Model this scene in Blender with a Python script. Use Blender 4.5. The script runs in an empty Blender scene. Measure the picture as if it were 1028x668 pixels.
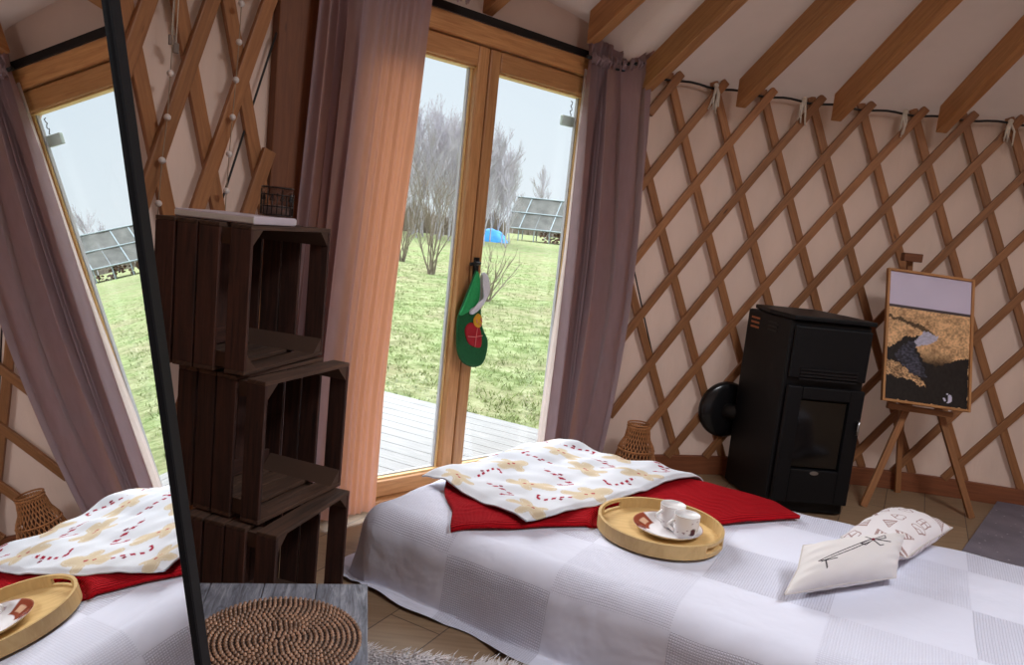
import bpy, bmesh, math, random
import numpy as np
from mathutils import Vector as V, Matrix
PI = math.pi
random.seed(7)
sc = bpy.context.scene
COL = sc.collection

# ------------------------------------------------------------------ camera
EYE = V((0, 0, 1.28))
roll, pitch = math.atan(0.104), math.radians(8.15)
fwd = V((0, math.cos(pitch), -math.sin(pitch))); up0 = V((0, math.sin(pitch), math.cos(pitch))); r0 = V((1, 0, 0))
cr = math.cos(roll)*r0 + math.sin(roll)*up0; cu = -math.sin(roll)*r0 + math.cos(roll)*up0
cam = bpy.data.cameras.new('camera'); cam.sensor_width = 36; cam.lens = 36*760/1028; cam.clip_start = .02; cam.clip_end = 600
co = bpy.data.objects.new('camera', cam); COL.objects.link(co)
co.matrix_world = Matrix(((cr.x, cu.x, -fwd.x, EYE.x), (cr.y, cu.y, -fwd.y, EYE.y), (cr.z, cu.z, -fwd.z, EYE.z), (0, 0, 0, 1)))
sc.camera = co
sc.view_settings.view_transform = 'Standard'; sc.view_settings.look = 'None'
sc.view_settings.gamma = 1; sc.view_settings.use_curve_mapping = False
sc.view_settings.exposure = 0.0

# ------------------------------------------------------------------ sky: overcast, brighter overhead; soft sun on the door side
SKY_H, SKY_Z = 1.0, 6.0
w = bpy.data.worlds.new('overcast_sky'); sc.world = w; w.use_nodes = True
nt = w.node_tree; nt.nodes.clear()
wo = nt.nodes.new('ShaderNodeOutputWorld'); bg = nt.nodes.new('ShaderNodeBackground')
tc = nt.nodes.new('ShaderNodeTexCoord'); sx = nt.nodes.new('ShaderNodeSeparateXYZ'); mr = nt.nodes.new('ShaderNodeMapRange')
rp = nt.nodes.new('ShaderNodeValToRGB')
nt.links.new(tc.outputs['Generated'], sx.inputs[0]); nt.links.new(sx.outputs['Z'], mr.inputs['Value'])
mr.inputs['From Min'].default_value = .22; mr.inputs['From Max'].default_value = .8
mr.inputs['To Min'].default_value = SKY_H; mr.inputs['To Max'].default_value = SKY_Z
nt.links.new(mr.outputs[0], bg.inputs['Strength'])
nt.links.new(sx.outputs['Z'], rp.inputs[0])
rp.color_ramp.elements[0].color = (.86, .95, 1, 1); rp.color_ramp.elements[1].color = (.74, .88, 1, 1); rp.color_ramp.elements[1].position = .35
nt.links.new(rp.outputs[0], bg.inputs['Color']); nt.links.new(bg.outputs[0], wo.inputs[0])
sun = bpy.data.lights.new('hazy_sun', 'SUN'); sun.energy = 5.5; sun.angle = math.radians(50); sun.color = (1, .97, .93)
so = bpy.data.objects.new('hazy_sun', sun); COL.objects.link(so)
el = math.radians(36)
so.rotation_euler = V((.60*math.cos(el), -.80*math.cos(el), -math.sin(el))).to_track_quat('-Z', 'Y').to_euler()

# fill lamp added in the crown opening to brighten the bed, standing in for skylight
sk = bpy.data.lights.new('crown_fill_lamp', 'AREA'); sk.shape = 'DISK'; sk.size = 1.15; sk.energy = 92; sk.color = (.93, .96, 1)
sko = bpy.data.objects.new('crown_fill_lamp', sk); COL.objects.link(sko); sko.location = (1.993, .674, 3.50)

# ------------------------------------------------------------------ helpers
def lin(c):
    return tuple(((x/255)/12.92 if x/255 <= .04045 else ((x/255+.055)/1.055)**2.4) for x in c)
BASE = {}
def tag(o, label=None, cat=None, group=None, kind=None):
    if label: o['label'] = label
    if cat: o['category'] = cat
    if group: o['group'] = group
    if kind: o['kind'] = kind
    return o
def thing(name, label, cat, loc, group=None, kind=None):
    o = bpy.data.objects.new(name, None); COL.objects.link(o); o.location = loc; o.empty_display_size = .05
    BASE[o.name] = V(loc)
    return tag(o, label, cat, group, kind)
class MB:
    def __init__(s): s.v = []; s.f = []; s.uv = []; s.col = None
    def add(s, vs, fs, uvs):
        n = len(s.v); s.v += [tuple(p) for p in vs]
        for f, u in zip(fs, uvs): s.f.append(tuple(i+n for i in f)); s.uv.append(u)
    def box(s, c, ax, ay, az):
        """centre and three full-size edge vectors; uv runs along ax"""
        c, ax, ay, az = V(c), V(ax), V(ay), V(az)
        P = [c+ax*i*.5+ay*j*.5+az*k*.5 for i in (-1, 1) for j in (-1, 1) for k in (-1, 1)]
        L, W, H = ax.length, ay.length, az.length; o = random.random()*7
        fs = [(0, 1, 3, 2), (4, 6, 7, 5), (0, 4, 5, 1), (2, 3, 7, 6), (0, 2, 6, 4), (1, 5, 7, 3)]
        if ax.cross(ay).dot(az) < 0: fs = [f[::-1] for f in fs]
        uvs = []
        for f in fs:
            u = []
            for i in f:
                a, b, d = (i >> 2 & 1)*L, (i >> 1 & 1)*W, (i & 1)*H
                u.append((a+o, b+d+o*3))
            uvs.append(u)
        s.add(P, fs, uvs); return s
    def bar(s, p0, p1, w, t, side):
        """bar from p0 to p1, width w along side, thickness t across"""
        p0, p1 = V(p0), V(p1); d = (p1-p0); sd = V(side); sd = (sd-d.normalized()*sd.dot(d.normalized())).normalized()
        return s.box((p0+p1)/2, d, sd*w, d.normalized().cross(sd)*t)
    def sweep(s, pts, nor, w, t):
        """rectangular section along pts; t along nor, w across"""
        vs = []; o = random.random()*9; n = len(pts); us = [0]
        for i in range(n):
            d = (V(pts[min(i+1, n-1)])-V(pts[max(i-1, 0)])).normalized(); N = V(nor[i]).normalized(); S = d.cross(N).normalized()
            for a, b in ((-1, -1), (1, -1), (1, 1), (-1, 1)): vs.append(V(pts[i])+S*w*a/2+N*t*b/2)
            if i: us.append(us[-1]+(V(pts[i])-V(pts[i-1])).length)
        fs, uvs = [], []
        for i in range(n-1):
            for k in range(4):
                fs.append((4*i+k, 4*i+(k+1) % 4, 4*i+4+(k+1) % 4, 4*i+4+k)); q = k*w*.7
                uvs.append([(us[i]+o, q+o), (us[i]+o, q+w+o), (us[i+1]+o, q+w+o), (us[i+1]+o, q+o)])
        fs += [(3, 2, 1, 0), (4*n-4, 4*n-3, 4*n-2, 4*n-1)]; uvs += [[(o, o)]*4]*2
        s.add(vs, fs, uvs); return s
    def tube(s, pts, rad, n=8, cap=True):
        pts = [V(p) for p in pts]; m = len(pts)
        if not hasattr(rad, '__len__'): rad = [rad]*m
        vs, fs, uvs = [], [], []; ref = None; L = 0
        for i, p in enumerate(pts):
            d = (pts[min(i+1, m-1)]-pts[max(i-1, 0)]).normalized()
            if ref is None: ref = d.orthogonal().normalized()
            ref = (ref-d*ref.dot(d)); ref = ref.normalized() if ref.length > 1e-6 else d.orthogonal().normalized()
            b = d.cross(ref)
            for k in range(n):
                a = 2*PI*k/n; vs.append(p+(ref*math.cos(a)+b*math.sin(a))*rad[i])
        for i in range(m-1):
            l2 = L+(pts[i+1]-pts[i]).length
            for k in range(n):
                k2 = (k+1) % n; fs.append((i*n+k, i*n+k2, (i+1)*n+k2, (i+1)*n+k))
                uvs.append([(L, k/n*.1), (L, (k+1)/n*.1), (l2, (k+1)/n*.1), (l2, k/n*.1)])
            L = l2
        if cap:
            fs += [tuple(range(n))[::-1], tuple(range((m-1)*n, m*n))]; uvs += [[(0, 0)]*n]*2
        s.add(vs, fs, uvs); return s
    def lathe(s, prof, c, n=32, axis=(0, 0, 1), cap=True):
        ax = V(axis).normalized(); e1 = ax.orthogonal().normalized(); e2 = ax.cross(e1); c = V(c)
        vs, fs, uvs = [], [], []; m = len(prof)
        for r, h in prof:
            for k in range(n):
                a = 2*PI*k/n; vs.append(c+ax*h+(e1*math.cos(a)+e2*math.sin(a))*r)
        for i in range(m-1):
            for k in range(n):
                k2 = (k+1) % n; fs.append((i*n+k, i*n+k2, (i+1)*n+k2, (i+1)*n+k))
                uvs.append([(k/n, i/m), ((k+1)/n, i/m), ((k+1)/n, (i+1)/m), (k/n, (i+1)/m)])
        for i, rv in ((0, True), (m-1, False)):
            if cap and prof[i][0] > 1e-5:
                t = tuple(range(i*n, i*n+n)); fs.append(t[::-1] if rv else t); uvs.append([(0, 0)]*n)
        s.add(vs, fs, uvs); return s
    def grid(s, fn, nu, nv, closeu=False):
        vs = [fn(i/nu, j/nv) for j in range(nv+1) for i in range(nu if closeu else nu+1)]
        W = nu if closeu else nu+1; fs, uvs = [], []
        for j in range(nv):
            for i in range(nu):
                i2 = (i+1) % W; fs.append((j*W+i, j*W+i2, (j+1)*W+i2, (j+1)*W+i))
                uvs.append([(i/nu, j/nv), ((i+1)/nu, j/nv), ((i+1)/nu, (j+1)/nv), (i/nu, (j+1)/nv)])
        s.add(vs, fs, uvs); return s
    def ball(s, c, r, n=10, sq=(1, 1, 1)):
        m = n//2+1; c = V(c)
        def fn(u, v):
            a, b = 2*PI*u, -PI/2+PI*v
            return c+V((math.cos(a)*math.cos(b)*r*sq[0], math.sin(a)*math.cos(b)*r*sq[1], math.sin(b)*r*sq[2]))
        return s.grid(fn, n, m, True)
    def poly(s, pts, depth):
        """flat outline pts, extruded along depth"""
        n = len(pts); dv = V(depth); a = [V(p) for p in pts]; b = [p+dv for p in a]
        fs = [tuple(range(n))[::-1], tuple(range(n, 2*n))]+[(i, (i+1) % n, n+(i+1) % n, n+i) for i in range(n)]
        s.add(a+b, fs, [[(0, 0)]*len(f) for f in fs]); return s
    def build(s, name, mat, parent=None, smooth=False, bevel=0, colors=None, origin=None, subsurf=0, solid=0):
        root = parent
        while root is not None and root.parent is not None: root = root.parent
        off = BASE.get(root.name, V((0, 0, 0))) if root is not None else V(origin or (0, 0, 0))
        me = bpy.data.meshes.new(name)
        me.from_pydata([(x-off.x, y-off.y, z-off.z) for x, y, z in s.v], [], s.f)
        ul = me.uv_layers.new(name='UVMap'); flat = [c for u in s.uv for p in u for c in p]
        ul.data.foreach_set('uv', flat)
        if colors is not None:
            ca = me.color_attributes.new('Col', 'FLOAT_COLOR', 'POINT')
            c4 = np.ones((len(s.v), 4), dtype=np.float32); c4[:, :3] = colors; ca.data.foreach_set('color', c4.ravel())
        me.materials.append(mat)
        if smooth: me.polygons.foreach_set('use_smooth', [True]*len(me.polygons))
        me.update()
        o = bpy.data.objects.new(name, me); COL.objects.link(o)
        if parent is not None: o.parent = parent
        else: o.location = off; BASE[o.name] = V(off)
        if solid: md = o.modifiers.new('solid', 'SOLIDIFY'); md.thickness = solid; md.offset = 0
        if bevel: md = o.modifiers.new('bevel', 'BEVEL'); md.width = bevel; md.segments = 2; md.limit_method = 'ANGLE'
        if subsurf: md = o.modifiers.new('sub', 'SUBSURF'); md.levels = subsurf; md.render_levels = subsurf
        return o
def copy_tree(o, parent=None):
    c = o.copy(); COL.objects.link(c)
    if parent is not None: c.parent = parent
    for ch in o.children: copy_tree(ch, c)
    return c
def smoothstep(a, b, x):
    t = np.clip((x-a)/(b-a), 0, 1); return t*t*(3-2*t)
_rs = np.random.RandomState(3); _ph = _rs.rand(24, 4)
def wob(x, y, f=1.0, k=0):
    """smooth pseudo-noise in -1..1"""
    t = 0
    for i in range(6):
        a = _ph[(i+k) % 24]; an = a[0]*6.28; ff = f*(.6+a[1]*1.2)
        t += math.sin((x*math.cos(an)+y*math.sin(an))*ff*6.28+a[2]*6.28)
    return t/6

# ------------------------------------------------------------------ materials
def newmat(name):
    m = bpy.data.materials.new(name); m.use_nodes = True; n = m.node_tree
    return m, n, n.nodes['Principled BSDF'], n.nodes['Material Output']
def N(n, t, **kw):
    x = n.nodes.new(t)
    for k, v in kw.items():
        if k in x.inputs: x.inputs[k].default_value = v
        else: setattr(x, k, v)
    return x
def coords(n, src='UV', scale=(1, 1, 1), rot=0):
    t = N(n, 'ShaderNodeTexCoord'); mp = N(n, 'ShaderNodeMapping'); n.links.new(t.outputs[src], mp.inputs[0])
    mp.inputs['Scale'].default_value = scale; mp.inputs['Rotation'].default_value = (0, 0, rot); return mp.outputs[0]
def ramp(n, fac, stops):
    r = N(n, 'ShaderNodeValToRGB'); e = r.color_ramp.elements
    while len(e) < len(stops): e.new(.5)
    for i, (p, c) in enumerate(stops): e[i].position = p; e[i].color = (*c, 1)
    n.links.new(fac, r.inputs[0]); return r.outputs[0]
def bump(n, h, b, st=.3, dist=.01):
    bp = N(n, 'ShaderNodeBump'); bp.inputs['Strength'].default_value = st; bp.inputs['Distance'].default_value = dist
    n.links.new(h, bp.inputs['Height']); n.links.new(bp.outputs[0], b.inputs['Normal']); return bp
def wood(name, c1, c2, c3=None, src='UV', sc_=(1.5, 22, 22), rough=.6, bst=.15, knots=True):
    m, n, b, o = newmat(name); v = coords(n, src, sc_)
    ns = N(n, 'ShaderNodeTexNoise', Scale=3.0, Detail=6.0, Roughness=.65, Distortion=.6); n.links.new(v, ns.inputs[0])
    col = ramp(n, ns.outputs[0], [(.3, lin(c1)), (.7, lin(c2))])
    oi = N(n, 'ShaderNodeObjectInfo'); hs = N(n, 'ShaderNodeHueSaturation'); n.links.new(col, hs.inputs['Color'])
    mrr = N(n, 'ShaderNodeMapRange'); n.links.new(oi.outputs['Random'], mrr.inputs[0]); mrr.inputs['To Min'].default_value = .86; mrr.inputs['To Max'].default_value = 1.14
    n.links.new(mrr.outputs[0], hs.inputs['Value']); col = hs.outputs[0]
    if knots:
        v2 = coords(n, src, (sc_[0]*2.6, sc_[1]*.75, sc_[2]*.75)); vo = N(n, 'ShaderNodeTexVoronoi', Scale=.8); n.links.new(v2, vo.inputs[0])
        k = ramp(n, vo.outputs['Distance'], [(.03, (1, 1, 1)), (.09, (0, 0, 0))]); mx = N(n, 'ShaderNodeMixRGB')
        n.links.new(k, mx.inputs[0]); n.links.new(col, mx.inputs[1]); mx.inputs[2].default_value = (*lin(c3 or tuple(x*.5 for x in c1)), 1); col = mx.outputs[0]
    n.links.new(col, b.inputs['Base Color']); b.inputs['Roughness'].default_value = rough
    bump(n, ns.outputs[0], b, bst, .004); return m
def plain(name, c, rough=.6, metal=0, noise=0, nscale=30, bst=0, spec=.5, src='Object'):
    m, n, b, o = newmat(name); b.inputs['Roughness'].default_value = rough; b.inputs['Metallic'].default_value = metal
    b.inputs['Specular IOR Level'].default_value = spec
    v = coords(n, src); ns = N(n, 'ShaderNodeTexNoise', Scale=float(nscale), Detail=4.0); n.links.new(v, ns.inputs[0])
    d = max(noise, .02); c = lin(c)
    col = ramp(n, ns.outputs[0], [(.3, tuple(x*(1-d) for x in c)), (.7, tuple(min(1, x*(1+d)) for x in c))])
    n.links.new(col, b.inputs['Base Color'])
    if bst: bump(n, ns.outputs[0], b, bst, .003)
    return m
def cloth_thin(name, c, tr, fac, bscale=(1, 1, 1), bst=.3, nscale=5, dist=.01, var=.06):
    """thin cloth: reflects colour c, lets light through tinted tr"""
    m, n, b, o = newmat(name); n.nodes.remove(b)
    v = coords(n, 'Object', bscale); ns = N(n, 'ShaderNodeTexNoise', Scale=float(nscale), Detail=5.0); n.links.new(v, ns.inputs[0])
    bp = N(n, 'ShaderNodeBump'); bp.inputs['Strength'].default_value = bst; bp.inputs['Distance'].default_value = dist; n.links.new(ns.outputs[0], bp.inputs['Height'])
    d = N(n, 'ShaderNodeBsdfDiffuse'); t = N(n, 'ShaderNodeBsdfTranslucent'); mx = N(n, 'ShaderNodeMixShader', Fac=fac)
    c = lin(c); col = ramp(n, ns.outputs[0], [(.3, tuple(x*(1-var) for x in c)), (.7, tuple(x*(1+var) for x in c))])
    n.links.new(col, d.inputs[0]); t.inputs[0].default_value = (*lin(tr), 1)
    n.links.new(bp.outputs[0], d.inputs['Normal']); n.links.new(bp.outputs[0], t.inputs['Normal'])
    n.links.new(d.outputs[0], mx.inputs[1]); n.links.new(t.outputs[0], mx.inputs[2]); n.links.new(mx.outputs[0], o.inputs[0]); return m
def vcol(name, rough=.8, bst=.1, nscale=300, bumpscale=(1, 1, 1), dist=.002, spec=.3):
    m, n, b, o = newmat(name); a = N(n, 'ShaderNodeAttribute', attribute_name='Col'); n.links.new(a.outputs['Color'], b.inputs['Base Color'])
    b.inputs['Roughness'].default_value = rough; b.inputs['Specular IOR Level'].default_value = spec
    v = coords(n, 'Object', bumpscale); ns = N(n, 'ShaderNodeTexNoise', Scale=float(nscale), Detail=3.0); n.links.new(v, ns.inputs[0]); bump(n, ns.outputs[0], b, bst, dist); return m
def clearpane(name, tint=(1, 1, 1), rough=.0):
    m, n, b, o = newmat(name); n.nodes.remove(b)
    lw_ = N(n, 'ShaderNodeLayerWeight', Blend=.5); pw = N(n, 'ShaderNodeMath', operation='POWER'); n.links.new(lw_.outputs['Facing'], pw.inputs[0]); pw.inputs[1].default_value = 4
    fr = N(n, 'ShaderNodeMath', operation='MULTIPLY_ADD'); n.links.new(pw.outputs[0], fr.inputs[0]); fr.inputs[1].default_value = .5; fr.inputs[2].default_value = .03; tr = N(n, 'ShaderNodeBsdfTransparent'); tr.inputs[0].default_value = (*tint, 1)
    gl = N(n, 'ShaderNodeBsdfGlossy', Roughness=rough); mx = N(n, 'ShaderNodeMixShader')
    n.links.new(fr.outputs[0], mx.inputs[0]); n.links.new(tr.outputs[0], mx.inputs[1]); n.links.new(gl.outputs[0], mx.inputs[2]); n.links.new(mx.outputs[0], o.inputs[0]); return m

M = {}
M['pine'] = wood('amber_pine', (156, 104, 60), (192, 138, 86), (84, 50, 28))
M['lattice'] = wood('amber_lattice_wood', (132, 86, 52), (166, 114, 72), (80, 48, 30), rough=.5)
M['door'] = wood('varnished_door_wood', (168, 112, 66), (206, 152, 98), (100, 60, 35), knots=False, rough=.45)
M['post'] = wood('dark_post_wood', (98, 56, 32), (128, 78, 46), (44, 24, 15))
M['board'] = wood('skirting_wood', (112, 62, 36), (140, 82, 50), knots=False)
M['crate'] = wood('dark_stained_crate_wood', (34, 19, 15), (78, 45, 34), (14, 9, 8), rough=.75, bst=.4)
M['crate_in'] = wood('worn_crate_wood', (50, 34, 26), (96, 68, 52), (30, 20, 15), rough=.8, bst=.4)
M['canvas'] = cloth_thin('canvas_wall', (212, 186, 172), (216, 182, 168), .045, (1, 1, .35), .55, 6, .03)
M['roof'] = cloth_thin('canvas_roof', (206, 184, 172), (214, 186, 170), .026, (1, 1, 1), .3, 3, .02)
M['curtain'] = cloth_thin('mauve_curtain', (158, 138, 142), (224, 146, 92), .24, (1, 1, .2), .04, 60, .001)
M['black'] = plain('black_metal', (20, 20, 22), .38, .3, .1)
M['stove'] = plain('black_stove_steel', (11, 12, 16), .5, 0, .08, 300, .05, spec=.25)
M['stoveglass'] = plain('dark_stove_glass', (10, 10, 12), .08, 0, .02)
M['steel'] = plain('brushed_steel', (170, 170, 172), .3, 1)
M['copper'] = plain('copper_vent', (190, 120, 80), .4, .7)
M['white'] = plain('white_ceramic', (225, 222, 222), .25)
M['paper'] = plain('white_cover', (205, 195, 205), .6)
M['rope'] = plain('white_cord', (205, 195, 180), .9, 0, .1, 200, .3)
M['cable'] = plain('black_cable', (26, 24, 24), .6)
M['glass'] = clearpane('door_glass')
M['bead'] = plain('lit_bead_wood', (226, 188, 128), .5, 0, .06)  # light on the bevel round the panes is put into this pale colour
M['gasket'] = plain('grey_gasket', (170, 168, 170), .5)
M['tray'] = wood('pale_tray_wood', (196, 160, 104), (216, 182, 126), knots=False, src='Object', sc_=(4, 30, 4), rough=.5, bst=.05)
M['wicker'] = plain('honey_wicker', (170, 112, 66), .6, 0, .2, 60, .2)
M['bulb'] = plain('white_bulb', (215, 205, 200), .4)
def mirror_mat():
    m, n, b, o = newmat('mirror_silver'); b.inputs['Base Color'].default_value = (.93, .94, .94, 1); b.inputs['Metallic'].default_value = 1; b.inputs['Roughness'].default_value = 0; return m
M['mirror'] = mirror_mat()

# ------------------------------------------------------------------ the yurt shell
CX, CY, RAD = 1.993, .674, 3.572
def cyl(arc, z, r=RAD):
    a = arc/RAD; return V((CX+r*math.cos(a), CY+r*math.sin(a), z))
def cang(deg, z, r=RAD): return cyl(math.radians(deg)*RAD, z, r)
DO, DS, DN = V((-.247, 3.468, 0)), V((.724, .69, 0)).normalized(), V((.69, -.724, 0)).normalized()
DO = DO+DS*.022
def D(s, n, z): return DO+DS*s+DN*n+V((0, 0, z))
A_R, A_L = 116.0, 142.6       # the gap in the wall that the door frame fills
def floor_mat():
    m, n, b, o = newmat('laminate_floor'); v = coords(n, 'Object', (1, 1, 1), math.radians(-62))
    br = N(n, 'ShaderNodeTexBrick'); n.links.new(v, br.inputs[0]); br.inputs['Scale'].default_value = 1.0
    br.inputs['Brick Width'].default_value = 1.25; br.inputs['Row Height'].default_value = .19; br.inputs['Mortar Size'].default_value = .0022; br.inputs['Mortar Smooth'].default_value = .2
    br.inputs['Color1'].default_value = (*lin((158, 132, 104)), 1); br.inputs['Color2'].default_value = (*lin((140, 114, 88)), 1); br.inputs['Mortar'].default_value = (*lin((80, 60, 46)), 1)
    v2 = coords(n, 'Object', (3, 40, 3), math.radians(-62)); ns = N(n, 'ShaderNodeTexNoise', Scale=1.5, Detail=5.0); n.links.new(v2, ns.inputs[0])
    mx = N(n, 'ShaderNodeMixRGB', blend_type='MULTIPLY'); mx.inputs[0].default_value = .6; n.links.new(br.outputs[0], mx.inputs[1])
    n.links.new(ramp(n, ns.outputs[0], [(.3, (.62, .58, .54)), (.7, (1, 1, 1))]), mx.inputs[2]); n.links.new(mx.outputs[0], b.inputs['Base Color']); b.inputs['Roughness'].default_value = .5; return m
fl = MB(); fl.lathe([(3.72, -.035), (3.72, 0)], (CX, CY, 0), 96)
tag(fl.build('floor', floor_mat()), kind='structure')
wl = MB(); a0, a1 = math.radians(A_L)*RAD, math.radians(360+A_R)*RAD
def wallfn(u, v):
    arc = a0+(a1-a0)*u; z = -.02+2.125*v
    r = RAD+.036+.010*wob(arc*.9, z*.35, 1.4)+.006*wob(arc*3, z*.8, 2.2, 11)+(.020*(1-smoothstep(0, .6, z)))*wob(arc*2, z*2.4, 1.6, 5)
    return cyl(arc, z, r)
wl.grid(wallfn, 720, 40)
tag(wl.build('wall_round', M['canvas'], smooth=True), kind='structure')
def lift(deg):
    """the roof is carried a little higher over the door header"""
    return float(smoothstep(116.3, 118.6, deg)*(1-smoothstep(139.5, 143, deg)))
def roofz(r, deg):
    L = lift(deg % 360); e = 2.095+.245*L; t = (3.60-r)/(3.60-.62); return e+(3.50-e)*t
rf = MB()
def rooffn(u, v):
    deg = 360*u; r = 3.95-(3.95-.62)*v; a = math.radians(deg)
    return V((CX+r*math.cos(a), CY+r*math.sin(a), roofz(r, deg)+.012*math.cos(deg/9*2*PI)*-1*0+.006*wob(r*math.cos(a), r*math.sin(a), .8)))
rf.grid(rooffn, 480, 16, True)
tag(rf.build('ceiling', M['roof'], smooth=True), kind='structure')
cr_ = MB(); cr_.lathe([(.60, 3.36), (.70, 3.36), (.70, 3.52), (.60, 3.52), (.60, 3.36)], (CX, CY, 0), 48, cap=False)
tag(cr_.build('trim_crown_ring', M['pine']), kind='structure')
dm = MB(); dm.lathe([(.70*math.cos(t), 3.52+.25*math.sin(t)) for t in [i*PI/2/8 for i in range(9)]], (CX, CY, 0), 48, cap=False)
tag(dm.build('window_1', clearpane('crown_dome_acrylic')), kind='structure')
# skirting board round the wall foot
def ringboard(name, z0, z1, r0_, r1_, d0, d1, mat):
    m = MB(); n = int((d1-d0)/4)+1
    pts = [cang(d0+(d1-d0)*i/n, (z0+z1)/2, (r0_+r1_)/2) for i in range(n+1)]
    nor = [(p-V((CX, CY, p.z))) for p in pts]
    m.sweep(pts, nor, z1-z0, r1_-r0_); return tag(m.build(name, mat, bevel=.003), kind='structure')
ringboard('baseboard_round', 0, .105, 3.545, 3.573, -150, 115, M['board'])

# rafters: square ends just inside the wall top, rising to the crown ring
raf_labels = {
    128.6: 'amber wooden roof rafter above the glass door, at its middle',
    119.2: 'amber wooden roof rafter ending at the left end of the ruffled curtain top',
    114.9: 'amber wooden roof rafter whose end touches the right edge of the ruffled curtain top',
    105.9: 'amber wooden roof rafter, first one clear of the curtain to its right',
    96.9: 'amber wooden roof rafter ending above the black stove',
    87.5: 'amber wooden roof rafter ending above the framed picture',
    78.5: 'amber wooden roof rafter cut by the right border of the photo'}
def rafter(deg):
    r_, t_ = V((math.cos(math.radians(deg)), math.sin(math.radians(deg)), 0)), V((-math.sin(math.radians(deg)), math.cos(math.radians(deg)), 0))
    L = lift(deg); c = V((CX, CY, 0)); re = 3.47 if L < .5 else 3.60
    def P(r, dz, s): return c+r_*r+V((0, 0, roofz(r, deg)-(.036 if L < .5 else .02)+dz))+t_*s
    h, w_ = (.138 if L < .5 else .15), .058
    m = MB(); vs = []
    for s in (-w_/2, w_/2): vs += [P(re, 0, s), P(re, -h-.0, s), P(.70, -h, s), P(.70, 0, s)]
    sl = 2.9
    fs = [(0, 1, 2, 3), (7, 6, 5, 4), (0, 4, 5, 1), (1, 5, 6, 2), (2, 6, 7, 3), (3, 7, 4, 0)]
    o = deg*.37
    uv = [[(0+o, 0), (0+o, h), (sl+o, h), (sl+o, 0)], [(sl+o, .3), (sl+o, .3+h), (o, .3+h), (o, .3)], [(o, .5), (o, .56), (o+.1, .56), (o+.1, .5)],
          [(o, .7), (o, .76), (sl+o, .76), (sl+o, .7)], [(o, .5)]*4, [(o, .9), (sl+o, .9), (sl+o, .96), (o, .96)]]
    m.add(vs, fs, uv); o_ = m.build('roof_rafter', M['pine'], bevel=.004, origin=P(re, -h, 0))
    return tag(o_, raf_labels.get(deg, 'amber wooden roof rafter over the left part of the room'), 'rafter', 'roof rafters')
for dg in (151.6, 146.6, 137.6, 128.6, 119.2, 114.9, 105.9, 96.9, 87.5, 78.5): rafter(dg)

# crossed lattice
def latt_bar(parent, arc0, z0, slope, z1, lay, lo=-99, hi=99, w_=.043):
    """arc grows by slope per metre of descent"""
    zs = [z0+(z1-z0)*i/9 for i in range(10)]
    pts = []
    for z in zs:
        a = arc0+slope*(z0-z)
        if lo <= a <= hi: pts.append((a, z))
    if len(pts) < 2: return
    P = [cyl(a, z, RAD-.022*lay) for a, z in pts]; nor = [p-V((CX, CY, p.z)) for p in P]
    MB().sweep(P, nor, w_, .019).build('lattice_bar', M['lattice'], parent, bevel=.0035)
lw = thing('lattice_wall', 'crossed amber wooden lattice against the canvas wall right of the door', 'lattice', cyl(6, 0))
tips = [7.49, 7.205, 6.923, 6.657, 6.370, 6.087, 5.805, 5.516, 5.255, 5.017, 4.74, 4.46, 4.18, 3.9, 3.62]
HI = math.radians(116.2)*RAD
for t in tips:
    latt_bar(lw, t, 2.117, .72, .10, 1, hi=HI); latt_bar(lw, t+.06, 2.11, -.455, .10, 0, hi=HI)
ll = thing('lattice_wall', 'crossed amber wooden lattice strung with small white bulbs, left of the glass door', 'lattice', cyl(9.4, 0))
LO = 8.985
for i in range(-2, 10):
    t = 9.012+.198*i; latt_bar(ll, t, 2.12, .335, .10, 1, lo=LO, w_=.05)
for i in range(0, 14): latt_bar(ll, 9.28+.192*i, 2.12, -.285, .10, 0, lo=LO, w_=.05)
# dark seam cable along the wall top and the thin slanting cables
cb = MB(); cb.tube([cyl(a, 2.085-.012*math.sin(a*11)**2, RAD-.012) for a in np.linspace(7.3, 3.9, 70)], .006, 6)
tag(cb.build('eave_cable', M['cable'], smooth=True, origin=cyl(5.5, 2.1)), 'thin black cable running along the top of the right-hand lattice wall', 'cable')
cb = MB(); cb.tube([cyl(7.08-.40*(1.2-z), z, RAD-.0) for z in np.linspace(1.55, .12, 12)], .004, 6)
tag(cb.build('wall_cable', M['cable'], smooth=True, origin=cyl(7.1, 0)), 'thin black cable slanting down the canvas beside the right curtain', 'cable')
cb = MB(); cb.tube([cyl(9.02+.20*(1.85-z)/.65, z, RAD+.0) for z in np.linspace(1.85, .9, 10)], .004, 6)
tag(cb.build('wall_cable', M['cable'], smooth=True, origin=cyl(9.1, .9)), 'thin black cable slanting behind the left lattice by the dark post', 'cable')
# knotted white ties at the eave
for k, (a, lb) in enumerate(((6.72, 'frayed white cotton tie at the wall top, nearest the right curtain'), (6.20, 'frayed white cotton tie at the wall top between the second and third clear rafters'),
                (5.63, 'frayed white cotton tie at the wall top above the stove and picture'), (5.08, 'frayed white cotton tie at the wall top near the right border of the photo'))):
    m = MB(); b = cyl(a, 2.085, RAD-.035)
    for j in range(5):
        q = b+V((random.uniform(-.006, .006), 0, 0)); e = b+V((random.uniform(-.03, .03), -.01, -random.uniform(.09, .14)))
        m.tube([q, (q+e)/2+V((random.uniform(-.012, .012), -.012, .01)), e], [.007, .006, .004], 6)
    m.ball(b, .014, 10)
    tag(m.build('cotton_tie', M['rope'], smooth=True, origin=b), lb, 'tie', 'cotton ties along the eave')

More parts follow.
